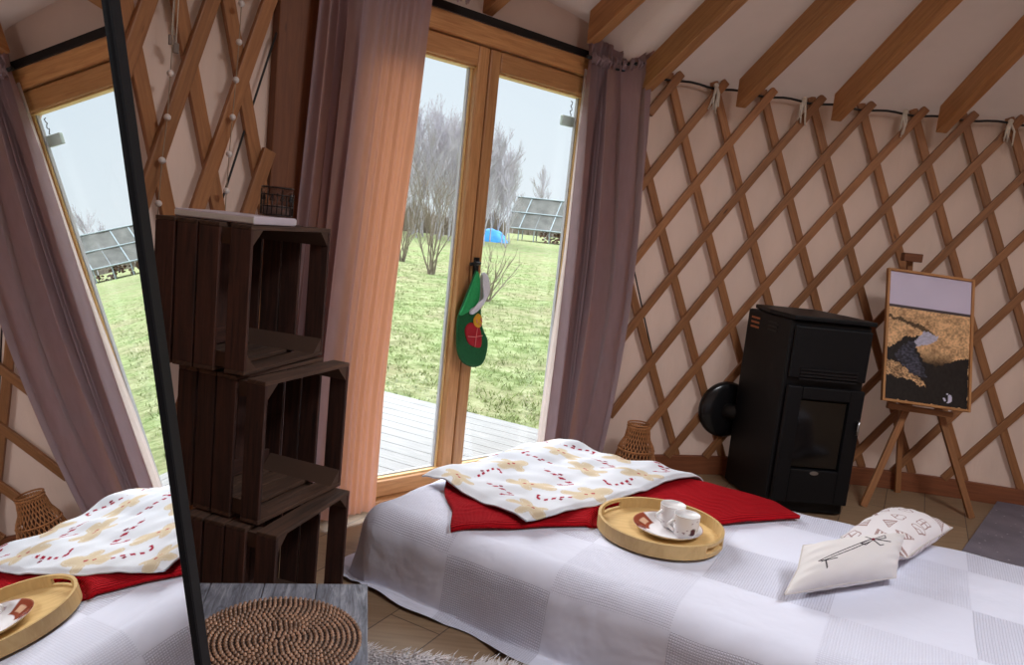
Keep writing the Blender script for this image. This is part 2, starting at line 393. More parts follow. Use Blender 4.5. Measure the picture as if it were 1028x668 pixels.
# ------------------------------------------------------------------ door
dr = thing('door_1', None, None, DO, kind='structure')
m = MB()
for sg in (-1, 1): m.box(D(sg*.775, -.02, 1.058), (0, 0, 2.116), DS*.11, DN*.12)
m.box(D(0, -.02, 2.075), DS*1.44, DN*.12, (0, 0, .082)); m.box(D(0, -.02, .013), DS*1.44, DN*.14, (0, 0, .026))
m.build('door_frame', M['door'], dr, bevel=.005)
for sg in (-1, 1):
    m = MB()
    m.box(D(sg*.034, -.018, 1.03), (0, 0, 2.0), DS*.062, DN*.07); m.box(D(sg*.683, -.018, 1.03), (0, 0, 2.0), DS*.070, DN*.07)
    m.box(D(sg*.3565, -.018, 1.986), DS*.583, DN*.07, (0, 0, .088)); m.box(D(sg*.3565, -.018, .066), DS*.583, DN*.07, (0, 0, .072))
    lf = m.build('door_leaf', M['door'], dr, bevel=.007)
    g = MB(); s0, s1, z0, z1 = .065, .648, .102, 1.942
    for a, b_ in (((s0+.004), .008), ((s1-.004), .008)): g.box(D(sg*a, -.03, (z0+z1)/2), (0, 0, z1-z0), DS*b_, DN*.024)
    for z in (z0+.004, z1-.004): g.box(D(sg*(s0+s1)/2, -.03, z), DS*(s1-s0), DN*.05, (0, 0, .008))
    g.build('lit_glazing_bead', M['bead'], lf)  # pale strips paint the lit bevel at the glass border
    k = MB(); k.box(D(-.076 if sg < 0 else .637, -.034, (z0+z1)/2), (0, 0, z1-z0), DS*.010, DN*.016); k.box(D(sg*(s0+s1)/2, -.034, z0+.011), DS*(s1-s0), DN*.016, (0, 0, .006)); k.build('gasket', M['gasket'], lf)
    MB().box(D(sg*(s0+s1)/2, -.02, (z0+z1)/2), (0, 0, z1-z0), DS*(s1-s0), DN*.006).build('glass_pane', M['glass'], lf)
m = MB(); m.box(D(.028, .022, 1.055), (0, 0, .11), DS*.03, DN*.006); m.tube([D(.028, .02, 1.085), D(.028, .045, 1.085), D(.0, .05, 1.084), D(-.03, .05, 1.08)], .008, 8)
m.build('handle', M['black'], dr, smooth=True)
m = MB(); m.box(D(0, .044, 2.132), DS*1.66, DN*.012, (0, 0, .032)); tag(m.build('trim_1', M['black'], origin=D(0, 0, 2.16)), kind='structure')
m = MB(); m.box(D(0, -.03, 2.24), DS*1.66, DN*.03, (0, 0, .25)); tag(m.build('trim_4', M['roof'], origin=D(0, 0, 2.16)), kind='structure')
m = MB(); m.box(D(-.935, -.05, 1.09), (0, 0, 2.20), DS*.15, DN*.24)
tag(m.build('trim_2', M['post'], bevel=.006, origin=D(-.9, .02, 0)), kind='structure')
m = MB(); m.box(D(.86, 0, 1.08), (0, 0, 2.18), DS*.055, DN*.12)
tag(m.build('trim_3', M['door'], bevel=.006, origin=D(.86, .02, 0)), kind='structure')
# pale sensor with a curly wire on the outer side of the right pane
m = MB(); m.box(D(.585, -.04, 1.815), DS*.085, DN*.02, (0, 0, .05))
sn = m.build('door_sensor', plain('pale_grey_plastic', (176, 190, 186), .5), bevel=.004, origin=D(.585, -.04, 1.815))
tag(sn, 'small pale grey plastic box on the upper right corner of the door glass', 'sensor')
MB().tube([D(.60+.006*math.sin(i*1.3), -.035, 1.84+.006*i+.004*math.cos(i*1.7)) for i in range(14)], .0022, 5).build('wire', M['cable'], sn, smooth=True)
sn.children[0].parent = sn

# ------------------------------------------------------------------ curtains
def onpath(s, n):
    """past s = .66 the hanging follows the round wall"""
    if s <= .66: return D(s, n, 0)
    p0 = D(.66, 0, 0); a = 7.235-(s-.66); q = cyl(a, 0, RAD-.16); k = min(1, (s-.66)/.12); k = k*k*(3-2*k)
    o = (V((CX, CY, 0))-q).normalized(); st_ = D(s, 0, 0)+DN*n
    return st_.lerp(q+o*(n-.10), k)
def curtain(name, label, s_fn, nn, ztop, zbot, folds, amp, flat, seed, gather=True):
    """s_fn(t,v) -> position along the door; flat(t) scales the folds"""
    th = thing(name, label, 'curtain', D(s_fn(.5, 0), nn, 0))
    m = MB()
    def fn(t, v):
        z = ztop+(zbot-ztop)*v; s = s_fn(t, v); k = flat(t)
        ph = 2*PI*(folds*t+.35*math.sin(2*PI*t*1.7+seed)+.10*math.sin(5*v+seed))
        a = amp*k*(.45+.55*min(1, v*5))*(1+.25*math.sin(seed+9*t))
        n_ = nn+a*math.sin(ph)+.006*math.sin(ph*2.1+v*4)
        ru = 0
        if gather and v < .035:
            ru = .020*math.sin(2*PI*folds*3.1*t+seed*3)*(1-v/.035)
        return onpath(s+a*.45*math.cos(ph)*.6, n_+ru)+V((0, 0, z+(.016*math.sin(2*PI*folds*2.3*t+2)*(1-v/.035) if gather and v < .035 else 0)))
    m.grid(fn, 220, 70)
    m.build('drape', M['curtain'], th, smooth=True)
    # pinched heading band under the ruffle
    b = MB()
    for i in range(60):
        t = (i+.5)/46; p = onpath(s_fn(t, .03), nn+.012*math.sin(i*1.9))+V((0, 0, ztop-.075+.006*math.sin(i*2.7)))
        b.tube([p+V((0, 0, .022)), p+DN*.012, p-V((0, 0, .026))], [.004, .010, .003], 6)
    b.build('gathered_heading', M['curtain'], th, smooth=True)
    return th
ctr = curtain('curtain', 'mauve gathered curtain with a ruffled top, right of the glass door', lambda t, v: (.560+.020*math.sin(PI*v))+(.185)*t, .10, 2.18, .03, 7.0, .032, lambda t: 1.0, 1.3)
def sl(t, v):
    L = -.945+.065*(1-min(1, v*1.2)); R_ = -.410-.085*min(1, v*1.3)**.8
    return L+(R_-L)*(t*.72 if t < .55 else .396+(t-.55)*1.342)
ctl = curtain('curtain', 'wide mauve curtain glowing orange in the daylight, left of the glass door behind the crates', sl, .13, 2.24, .03, 7.0, .024, lambda t: 1.0 if t < .5 else max(.16, 1-(t-.5)*5), 4.1)
m = MB(); m.grid(lambda t, v: D(.575-.045*smoothstep(.35, .95, v)+.07*t, .05+.006*math.sin(t*14), 2.06-2.02*v), 20, 40)
m.build('lit_edge_strip', cloth_thin('lit_edge_cloth', (216, 208, 206), (220, 205, 195), .3, bst=.05), ctr, smooth=True)  # added pale strip: window light on the curtain edge, painted as cloth
for s0, s1, nn, z, nm in ((.53, .77, .10, 2.105, 'right'), (-1.02, -.30, .13, 2.165, 'left')):
    m = MB(); m.tube([onpath(s0+(s1-s0)*i/8, nn)+V((0, 0, z)) for i in range(9)], .009, 8); m.ball(onpath(s1 if nm == 'right' else s0, nn)+V((0, 0, z)), .016, 10)
    tag(m.build('curtain_rod', M['black'], smooth=True, origin=D(s0, nn, z)), 'thin black rod carrying the %s curtain' % nm, 'curtain rod')

# ------------------------------------------------------------------ green felt stocking on the door handle
def SK(x, y, n):
    px, py = 420+x/4.18, 240+y/4.18
    return D(-.025+.0062*(px-475+.093*(py-265)), n, 1.083-.00461*(py-265)-.0002*(px-475))
def puff(out, n0, dn, rings=5, inset=.5):
    """closed soft body from an outline"""
    m = MB(); cx_ = sum(p[0] for p in out)/len(out); cy_ = sum(p[1] for p in out)/len(out); n = len(out)
    vs, fs = [], []
    L = [(1, 0), (.93, .55), (.75, .85), (.45, 1)]
    for k, h in L[::-1]+[(a, -b) for a, b in L[1:]]:
        for x, y in out: vs.append(SK(cx_+(x-cx_)*k, cy_+(y-cy_)*k, n0+h*dn))
    R_ = len(L)*2-1
    for i in range(R_-1):
        for j in range(n): fs.append((i*n+j, i*n+(j+1) % n, (i+1)*n+(j+1) % n, (i+1)*n+j))
    fs += [tuple(range(n))[::-1], tuple(range((R_-1)*n, R_*n))]
    m.add(vs, fs, [[(0, 0)]*len(f) for f in fs]); return m
def curve_pts(pts, k=5):
    o = []; n = len(pts)
    for i in range(n):
        p0, p1, p2, p3 = (np.array(pts[(i+j) % n], float) for j in (-1, 0, 1, 2))
        for q in range(k):
            t = q/k; o.append(tuple(.5*((2*p1)+(-p0+p2)*t+(2*p0-5*p1+4*p2-p3)*t*t+(-p0+3*p1-3*p2+p3)*t**3)))
    return o
st = thing('christmas_stocking', 'green felt Christmas stocking with white trim hanging on the glass door', 'stocking', SK(220, 540, .07))
leg = curve_pts([(236, 128), (216, 180), (185, 262), (162, 330), (157, 400), (160, 470), (180, 515), (222, 538), (262, 526), (281, 480), (284, 425), (268, 385), (256, 340), (254, 270), (250, 190), (246, 140)])
puff(leg, .07, .016).build('body', plain('dark_green_felt', (18, 84, 44), .95, 0, .15, 120, .3), st, smooth=True)
pan = curve_pts([(236, 132), (214, 190), (180, 280), (165, 318), (196, 306), (228, 285), (244, 240), (247, 170)])
puff(pan, .082, .008).build('side_panel', plain('bright_green_felt', (40, 150, 84), .95, 0, .12, 120, .3), st, smooth=True)
cuf = curve_pts([(246, 140), (262, 136), (276, 160), (279, 205), (264, 245), (240, 285), (212, 310), (197, 306), (204, 292), (232, 270), (248, 235), (250, 190)])
puff(cuf, .094, .012).build('white_trim', plain('white_plush', (214, 214, 220), .95, 0, .08, 200, .4), st, smooth=True)
mo = curve_pts([(182, 372), (205, 345), (238, 362), (249, 400), (246, 448), (215, 446), (192, 425)])
puff(mo, .088, .006).build('gift_motif', plain('red_felt', (158, 20, 34), .9, 0, .1), st, smooth=True)
ye = curve_pts([(214, 330), (232, 306), (248, 322), (247, 356), (232, 366), (218, 356)])
puff(ye, .092, .005).build('bow_motif', plain('yellow_felt', (214, 156, 40), .9, 0, .1), st, smooth=True)
m = MB(); m.tube([SK(228, 366, .097), SK(222, 405, .097), SK(218, 446, .097)], .0022, 6); m.tube([SK(190, 402, .097), SK(218, 404, .097), SK(248, 398, .097)], .0022, 6)
for (x, y) in ((222, 330), (236, 345), (240, 325)): m.tube([SK(x, y, .099), SK(x+4, y+14, .099)], .0025, 6)
m.build('stitched_lines', plain('pale_pink_thread', (220, 120, 120), .9), st, smooth=True)
m = MB(); m.tube([SK(238, 138, .07), D(-.012, .066, 1.09), D(-.018, .06, 1.098), D(-.024, .066, 1.09), SK(242, 138, .074)], .003, 6)
m.build('hanging_loop', M['cable'], st, smooth=True)

# ------------------------------------------------------------------ bed
BU, BV = V((.88, -.475, 0)).normalized(), V((.475, .88, 0)).normalized()
BA = V((-.46, 2.40, 0))-BU*.07+BV*.07
BL_, BW_, BZ = 2.42, 1.25, .27
def bedz(a, b):
    return BZ+.008*wob(a, b, .8)-.018*math.exp(-((a-.9)**2+(b-.7)**2)/.5)+.0
def bedsurf(x, y):
    d = V((x, y, 0))-BA; a, b = d.dot(BU), d.dot(BV)
    aa, bb = min(max(a, .1), BL_-.1), min(max(b, .1), BW_-.1); e = math.hypot(a-aa, b-bb); z = bedz(aa, bb)
    if e > 0: z -= .10-math.sqrt(max(0, .01-min(e, .1)**2)) if e < .1 else .10+(e-.1)*2.2
    return z
m = MB(); RD, DD = .10, .34
def bedfn(u, v):
    a = -DD+(BL_+2*DD)*u; b = -DD+(BW_+2*DD)*v
    aa, bb = min(max(a, 0), BL_), min(max(b, 0), BW_); dx, dy = a-aa, b-bb; e = math.hypot(dx, dy)
    ia, ib = min(max(aa, RD), BL_-RD), min(max(bb, RD), BW_-RD)   # inset core
    if e == 0 and abs(aa-ia)+abs(bb-ib) == 0:
        z = bedz(aa, bb)+.004*wob(a, b, 2.2, 3); return BA+BU*a+BV*b+V((0, 0, z))
    px_, py_ = a-ia, b-ib; rr = math.hypot(px_, py_); ux, uy = px_/rr, py_/rr
    # arc length from the inset core, following a rounded shoulder then the drop
    q = rr; top = bedz(ia, ib); arc = RD*PI/2
    if q < arc: th = q/RD; h = RD*math.sin(th); z = top-RD*(1-math.cos(th))
    else:
        k = (q-arc); h = RD+k*.07; z = top-RD-k*.99
    per = a*uy-b*ux+(a+b)*.3
    f = smoothstep(.05, .45, q-RD*.6)
    h += f*(.020*math.sin(per*9+1)+.016*math.sin(per*21+2)+.02*wob(a, b, .9, 7))
    zmin = .012+.008*math.sin(per*17)
    if z < zmin: h += (zmin-z)*.3; z = zmin+.004*math.sin(per*30)
    z += .007*wob(a*1.5, b*1.5, 2.0, 9)*(1-f*.3); h += f*.012*wob(a*2, b*2, 2.6, 15)
    return BA+BU*(ia+ux*h)+BV*(ib+uy*h)+V((0, 0, max(z, .006)))
m.grid(bedfn, 240, 190)
def bedspread_mat():
    mt, n, b, o = newmat('lilac_white_bedspread'); b.inputs['Roughness'].default_value = .9; b.inputs['Specular IOR Level'].default_value = .15
    b.inputs['Sheen Weight'].default_value = .1
    W_, H_ = BL_+2*DD, BW_+2*DD
    v = coords(n, 'UV', (W_, H_, 1)); sp = N(n, 'ShaderNodeSeparateXYZ'); n.links.new(v, sp.inputs[0])
    def mth(op, a, b_=None):
        x = N(n, 'ShaderNodeMath', operation=op)
        for i, q in enumerate((a, b_)):
            if q is None: continue
            if isinstance(q, (int, float)): x.inputs[i].default_value = q
            else: n.links.new(q, x.inputs[i])
        return x.outputs[0]
    fx = mth('FRACT', mth('DIVIDE', sp.outputs[0], .74)); fy = mth('FRACT', mth('DIVIDE', sp.outputs[1], .66))
    bx = mth('LESS_THAN', fx, .5); by = mth('LESS_THAN', fy, .5)
    patch = mth('MAXIMUM', mth('MULTIPLY', bx, by), mth('MULTIPLY', mth('MULTIPLY', mth('SUBTRACT', 1, bx), mth('SUBTRACT', 1, by)), .55))
    wx = mth('ABSOLUTE', mth('SINE', mth('MULTIPLY', sp.outputs[0], PI/.0078))); wy = mth('ABSOLUTE', mth('SINE', mth('MULTIPLY', sp.outputs[1], PI/.0078)))
    waf = mth('MINIMUM', wx, wy)
    h = mth('MULTIPLY', waf, patch); ln = mth('MULTIPLY', mth('LESS_THAN', waf, .42), patch)
    mx = N(n, 'ShaderNodeMixRGB'); mf = mth('MULTIPLY', ln, .36); n.links.new(mf, mx.inputs[0])
    mx.inputs[1].default_value = (*lin((220, 221, 236)), 1); mx.inputs[2].default_value = (*lin((150, 146, 168)), 1)
    n.links.new(mx.outputs[0], b.inputs['Base Color'])
    ns = N(n, 'ShaderNodeTexNoise', Scale=5.0, Detail=3.0, Distortion=.25); n.links.new(v, ns.inputs[0])
    b1 = N(n, 'ShaderNodeBump'); b1.inputs['Strength'].default_value = .55; b1.inputs['Distance'].default_value = .03; n.links.new(ns.outputs[0], b1.inputs['Height'])
    b2 = N(n, 'ShaderNodeBump'); b2.inputs['Strength'].default_value = .6; b2.inputs['Distance'].default_value = .003; n.links.new(h, b2.inputs['Height']); n.links.new(b1.outputs[0], b2.inputs['Normal'])
    n.links.new(b2.outputs[0], b.inputs['Normal']); return mt
bed = thing('bed', 'low wide mattress bed covered by a lilac white bedspread', 'bed', BA)
m.build('bedspread', bedspread_mat(), bed, smooth=True)
q = MB(); q.box(BA+BU*BL_/2+BV*BW_/2+V((0, 0, .115)), BU*(BL_-.14), BV*(BW_-.14), (0, 0, .21)); q.build('mattress', plain('white_mattress', (215, 212, 220), .9), bed, bevel=.04)

def quad_cloth(c00, c10, c11, c01, lift_, nu, nv, edge, wr, seed, thick=0):
    """sheet lying on the bed; corners given in plan"""
    def fn(u, v):
        p = (1-u)*(1-v)*V(c00)+u*(1-v)*V(c10)+u*v*V(c11)+(1-u)*v*V(c01)
        eu = edge*math.sin(v*9+seed)*(1-u if u < .5 else u)*.6; ev = edge*math.sin(u*11+seed*2)
        x, y = p.x+eu, p.y+ev
        z = bedsurf(x, y)+lift_+wr*(.5+.5*wob(x, y, 1.6, seed))+wr*.35*wob(x, y, 4.5, seed+5)
        de = min(u, 1-u, v, 1-v); z -= (1-smoothstep(0, .05, de))*min(lift_*.3, .008)
        kt = 1-smoothstep(.225, .26, math.hypot(x-.585, y-2.535)); z = z*(1-kt)+(bedsurf(x, y)-.002)*kt     # pressed flat under the tray
        return V((x, y, z))
    m = MB(); m.grid(fn, nu, nv); return m
def knit_mat():
    mt, n, b, o = newmat('red_knit'); v = coords(n, 'UV', (1.3, .5, 1))
    wv = N(n, 'ShaderNodeTexWave', Scale=26.0, Distortion=1.2, Detail=2.0, bands_direction='Y'); n.links.new(v, wv.inputs[0])
    w2 = N(n, 'ShaderNodeTexWave', Scale=70.0, Distortion=1.0, Detail=1.0, bands_direction='X'); n.links.new(v, w2.inputs[0])
    mx = N(n, 'ShaderNodeMath', operation='MULTIPLY_ADD'); n.links.new(w2.outputs['Fac'], mx.inputs[0]); mx.inputs[1].default_value = .3; n.links.new(wv.outputs['Fac'], mx.inputs[2])
    n.links.new(ramp(n, wv.outputs['Fac'], [(0, lin((126, 8, 18))), (.6, lin((186, 18, 30)))]), b.inputs['Base Color']); b.inputs['Roughness'].default_value = .95; b.inputs['Specular IOR Level'].default_value = .1
    bump(n, mx.outputs[0], b, .9, .006); return mt
m = quad_cloth((-.20, 2.80, 0), (.98, 3.24, 0), (1.185, 2.795, 0), (-.125, 2.37, 0), .016, 150, 70, .012, .012, 2)
m.build_ = None
rb = m.build('knitted_blanket', knit_mat(), smooth=True, origin=(.5, 2.8, .27), solid=.014)
tag(rb, 'red knitted blanket spread across the bed under the printed throw', 'blanket')

# colours of the printed throw: gingerbread men and candy canes on white
def seg(px, py, ax, ay, bx, by):
    dx, dy = bx-ax, by-ay; t = np.clip(((px-ax)*dx+(py-ay)*dy)/(dx*dx+dy*dy), 0, 1); return np.hypot(px-ax-t*dx, py-ay-t*dy)
def throw_cols(nu, nv, Lu, Lv):
    u, v = np.meshgrid(np.arange(nu+1)/nu*Lu, np.arange(nv+1)/nv*Lv); X, Y = u.ravel(), v.ravel()
    c = np.tile(np.array(lin((203, 204, 210))), (len(X), 1)); rs = np.random.RandomState(11)
    def put(mask, col): c[mask] = lin(col)
    cs = .158
    for i in range(int(Lu/cs)+1):
        for j in range(int(Lv/cs)+1):
            cx_, cy_ = (i+.5+.35*(j % 2)+rs.uniform(-.08, .08))*cs, (j+.5+rs.uniform(-.08, .08))*cs; an = rs.uniform(0, 6.28)
            x, y = ((X-cx_)*math.cos(an)+(Y-cy_)*math.sin(an))/1.22, (-(X-cx_)*math.sin(an)+(Y-cy_)*math.cos(an))/1.22
            if (i+j) % 2 == 0:
                d = np.minimum.reduce([np.hypot(x, y-.042)-.024, seg(x, y, 0, .02, 0, -.018)-.026, seg(x, y, -.038, .012, .038, .012)-.015, seg(x, y, 0, -.01, -.022, -.05)-.017, seg(x, y, 0, -.01, .022, -.05)-.017])
                put(d < 0, (194, 176, 150)); put((np.abs(d+.005) < .0014), (202, 190, 170))
                for q in (.012, -.008): put(np.hypot(x, y-q) < .005, (160, 40, 56))
            else:
                d = np.minimum(seg(x, y, 0, -.055, 0, .03), np.where(y > .03, np.abs(np.hypot(x-.018, y-.03)-.018), 9)); s_ = np.sin((y+x*.6)*260) > -.1
                put((d < .006) & s_, (150, 22, 50)); put((np.hypot(x+.014, y+.01) < .006), (120, 30, 52))
    return c
nu, nv = 330, 165
m = quad_cloth((-.26, 2.79, 0), (.30, 3.50, 0), (.84, 3.19, 0), (.13, 2.46, 0), .034, nv, nu, .016, .030, 8)
# grid u (nv steps) runs along the short side, v along the long: swap so the print is drawn in metres
m = MB(); c00, c10, c11, c01 = V((-.29, 2.77, 0)), V((.10, 2.41, 0)), V((.92, 3.20, 0)), V((.30, 3.50, 0))
def thr(u, v):     # u along the long side, v across
    lo_, hi_ = c10.lerp(c11, u), c00.lerp(c01, u); p = lo_.lerp(hi_, v)
    x = p.x+.016*math.sin(u*13+1)*(1-v)+.01*math.sin(v*9); y = p.y+.018*math.sin(u*9+2)*(.6+.4*v)
    z = bedsurf(x, y)+.040+.020*(.5+.5*wob(x, y, 1.5, 8))+.012*wob(x, y, 3.4, 4)+.0065*wob(x, y, 7.5, 12)
    z += .018*math.exp(-((x-.33)**2+(y-3.42)**2)/.012)
    de = min(u, 1-u, v, 1-v); z -= (1-smoothstep(0, .045, de))*.010
    return V((x, y, z))
m.grid(thr, nu, nv)
tb = m.build('printed_throw', vcol('printed_fleece', .95, .25, 350, dist=.003, spec=.1), smooth=True, colors=throw_cols(nu, nv, 1.02, .52), origin=(.3, 3.0, .3), solid=.006)
tag(tb, 'white fleece throw printed with gingerbread men and candy canes, lying on the red blanket', 'throw')

# ------------------------------------------------------------------ pillows
def pillow(w_, h_, th, org, ex, ey, name, label, mat, colf=None, n=90):
    ex, ey = V(ex).normalized(), V(ey).normalized(); ez = ex.cross(ey).normalized()
    m = MB(); cols = []
    for side in (1, -1):
        def fn(u, v):
            x, y = u*2-1, v*2-1
            pin = 1-.10*(1-x*x)*abs(y)**3*.0
            sx_ = x*(1-.09*(1-y*y)*0-.07*(1-abs(y))**1*abs(x)**3); sy_ = y*(1-.07*(1-abs(x))*abs(y)**3)
            hh = max(0, (1-abs(x)**2.6)*(1-abs(y)**2.6))**.55
            wr = 1+.10*math.sin(x*19+2*y)*abs(y)**4+.10*math.sin(y*17)*abs(x)**4
            z = side*th/2*hh*wr + .004*wob(x, y, .8, 3)*hh
            return V(org)+ex*(sx_*w_/2)+ey*(sy_*h_/2)+ez*z
        m.grid(fn, n, n)
    cols = None
    if colf is not None:
        u, v = np.meshgrid((np.arange(n+1)/n*2-1)*w_/2, (np.arange(n+1)/n*2-1)*h_/2)
        c = colf(u.ravel(), v.ravel()); cols = np.concatenate([c, colf(u.ravel()+.03, v.ravel()+.02) if name == 'patterned_pillow' else np.tile(c[:1], (len(c), 1))])
    # turn the underside faces round
    nf = len(m.f)//2; m.f = m.f[:nf]+[f[::-1] for f in m.f[nf:]]; m.uv = m.uv[:nf]+[u_[::-1] for u_ in m.uv[nf:]]
    t = thing(name, label, 'pillow', org)
    m.build('cover', mat, t, smooth=True, colors=cols)
    pp = MB(); N_ = 40
    edge = []
    for k in range(4*N_):
        s_ = (k % N_)/N_*2-1; sd = k//N_
        x, y = [(s_, -1), (1, s_), (-s_, 1), (-1, -s_)][sd]
        sx_ = x*(1-.07*(1-abs(y))*abs(x)**3); sy_ = y*(1-.07*(1-abs(x))*abs(y)**3)
        edge.append(V(org)+ex*(sx_*w_/2)+ey*(sy_*h_/2)+ez*0)
    pp.tube(edge+[edge[0]], .0028, 6, cap=False)
    pp.build('seam', plain('seam_thread_'+name, (200, 192, 188), .9), t, smooth=True)
    return t
def bow_cols(X, Y):
    c = np.tile(np.array(lin((222, 217, 216))), (len(X), 1)); D_ = np.full(len(X), 9.)
    S = [((-.15, -.02), (-.05, .02)), ((-.14, -.03), (-.04, .005)), ((-.05, .02), (.02, .05)), ((-.04, .005), (.02, .035)), ((-.15, -.02), (-.12, -.03)), ((-.13, -.025), (-.11, -.07)), ((-.13, -.03), (-.09, -.03)),
         ((.03, .05), (.08, .075)), ((.08, .075), (.085, .055)), ((.085, .055), (.03, .045)), ((.02, .05), (-.015, .03)), ((-.015, .03), (.005, .018)), ((.005, .018), (.03, .045)), ((.03, .045), (.065, .01)), ((.065, .01), (.08, .012)), ((.03, .05), (.11, .03)), ((.0, .075), (.03, .045))]
    for (a, b) in S: D_ = np.minimum(D_, seg(X, Y, a[0]*1.15, a[1]*.9, b[0]*1.15, b[1]*.9))
    c[D_ < .0026] = lin((48, 40, 46)); c[(np.hypot(X-.035, Y-.045) < .008)] = lin((110, 30, 44)); return c
def print_cols(X, Y):
    c = np.tile(np.array(lin((226, 220, 222))), (len(X), 1)); rs = np.random.RandomState(5); cs = .085
    for i in range(-3, 4):
        for j in range(-3, 4):
            cx_, cy_ = (i+rs.uniform(-.2, .2)+.5*(j % 2))*cs, (j+rs.uniform(-.2, .2))*cs; an = rs.uniform(0, 6.28); k = rs.randint(4)
            x, y = (X-cx_)*math.cos(an)+(Y-cy_)*math.sin(an), -(X-cx_)*math.sin(an)+(Y-cy_)*math.cos(an)
            br = lin((164, 136, 132)); lt = lin((216, 196, 184))
            if k == 0: d = np.hypot(x*.9, y)-.024; c[d < 0] = lt; c[np.abs(d) < .0016] = br; c[np.abs(np.hypot(x, y)-.012) < .002] = br
            elif k == 1:
                d = np.maximum(np.abs(x)-.022*(1-(y+.025)/.055), np.abs(y)-.027); c[(d < 0) & (np.sin(y*500) > 0)] = br; c[np.abs(d) < .0016] = br
            elif k == 2: d = np.maximum(np.abs(x)-.024, np.abs(y)-.017); c[np.abs(d) < .0016] = br; c[seg(x, y, -.02, 0, .02, 0) < .002] = br; c[seg(x, y, 0, -.016, 0, .016) < .002] = br
            else:
                d = np.minimum(np.hypot(x-.010, y-.006), np.hypot(x+.010, y-.006))-.014; c[np.abs(d) < .0017] = br; c[seg(x, y, -.02, -.004, 0, -.026) < .0022] = br; c[seg(x, y, .02, -.004, 0, -.026) < .0022] = br
    return c
pillow(.41, .22, .125, (1.446, 2.60, .333), (.74, .67, .06), (-.67, .74, -.06), 'patterned_pillow', 'white pillow printed with small brown cookie motifs, behind the plain pillow', vcol('printed_cotton', .9, .2, 200, spec=.1), print_cols, 250)
pillow(.47, .235, .15, (1.138, 2.285, .335), (.42, .20, .0), (.10, .17, .07), 'bow_pillow', 'plain off-white pillow with a dark bow drawing, nearest the bed edge', vcol('plain_cotton', .9, .2, 200, spec=.1), bow_cols, 190)

# ------------------------------------------------------------------ tray, plate, cups
TC = V((.585, 2.535, bedsurf(.585, 2.535)+.014))
def ringblock(m, c, r0_, r1_, z0, z1, a0_, a1_, n):
    full = abs(a1_-a0_-2*PI) < 1e-6; vs = []
    for i in range(n+(0 if full else 1)):
        a = a0_+(a1_-a0_)*i/n; e = V((math.cos(a), math.sin(a), 0)); vs += [c+e*r0_+V((0, 0, z0)), c+e*r1_+V((0, 0, z0)), c+e*r1_+V((0, 0, z1)), c+e*r0_+V((0, 0, z1))]
    K = len(vs)//4; fs = []
    for i in range(n):
        j = (i+1) % K
        for k in range(4): fs.append((4*i+k, 4*i+(k+1) % 4, 4*j+(k+1) % 4, 4*j+k))
    if not full: fs += [(3, 2, 1, 0), (4*n, 4*n+1, 4*n+2, 4*n+3)]
    m.add(vs, fs, [[(0, 0)]*4 for _ in fs])
tr = thing('serving_tray', 'round pale wooden tray with cut-out handles on the bed', 'tray', TC)
m = MB(); m.lathe([(.215, 0), (.215, .008), (0, .008)], TC, 64); m.build('tray_base', M['tray'], tr, bevel=0)
m = MB(); R0, R1 = .208, .218
hA = 2.41; hw = .25   # handle slots in opposite sides of the rim
ringblock(m, TC, R0, R1, 0, .015, 0, 2*PI, 80); ringblock(m, TC, R0, R1, .035, .047, 0, 2*PI, 80)
ringblock(m, TC, R0, R1, .015, .035, hA+hw, hA+PI-hw, 34); ringblock(m, TC, R0, R1, .015, .035, hA+PI+hw, hA+2*PI-hw, 34)
m.build('tray_rim', M['tray'], tr)
PC = V((.612, 2.535, TC.z+.009))
pl = thing('plate', 'round plate with a red-brown winter motif on the rim, under the two cups', 'plate', PC)
nr, na = 26, 96; prof = [(0, 0), (.05, .0), (.075, .002), (.095, .010), (.118, .019), (.121, .020)]
def pr(r):
    for (a, ha), (b, hb) in zip(prof, prof[1:]):
        if r <= b: return ha+(hb-ha)*(r-a)/(b-a)
    return prof[-1][1]
m = MB(); m.grid(lambda u, v: PC+V((math.cos(2*PI*u)*.121*max(v, .001), math.sin(2*PI*u)*.121*max(v, .001), .004+pr(.121*v))), na, nr, True)
uu, vv = np.meshgrid(np.arange(na)/na*2*PI, np.arange(nr+1)/nr*.121); X, Y = (np.cos(uu)*vv).ravel(), (np.sin(uu)*vv).ravel(); RR = vv.ravel(); AA = uu.ravel()
cc = np.tile(np.array(lin((228, 224, 226))), (len(X), 1))
an = np.mod(AA-2.75+PI, 2*PI)-PI
cc[(np.abs(an) < .55) & (RR > .062)] = lin((140, 66, 46)); cc[(np.abs(an+.15) < .22) & (RR > .075) & (RR < .10)] = lin((214, 170, 140)); cc[(np.abs(an-.62) < .10) & (RR > .08)] = lin((120, 22, 34))
cc[(RR > .1175)] = lin((176, 120, 96)); cc[np.hypot(X+.055, Y+.075) < .012] = lin((92, 34, 42)); cc[np.hypot(X+.02, Y-.09) < .008] = lin((170, 150, 160)); cc[np.hypot(X-.02, Y+.10) < .010] = lin((92, 34, 42))
m.build('dish', vcol('painted_plate_glaze', .2, 0, spec=.5), pl, smooth=True, colors=cc)
MB().lathe([(.05, 0), (.062, .0), (.10, .010), (.121, .0235), (.119, .021), (.098, .008), (.062, .003), (.05, .003)], PC, 64).build('underside', M['white'], pl, smooth=True)
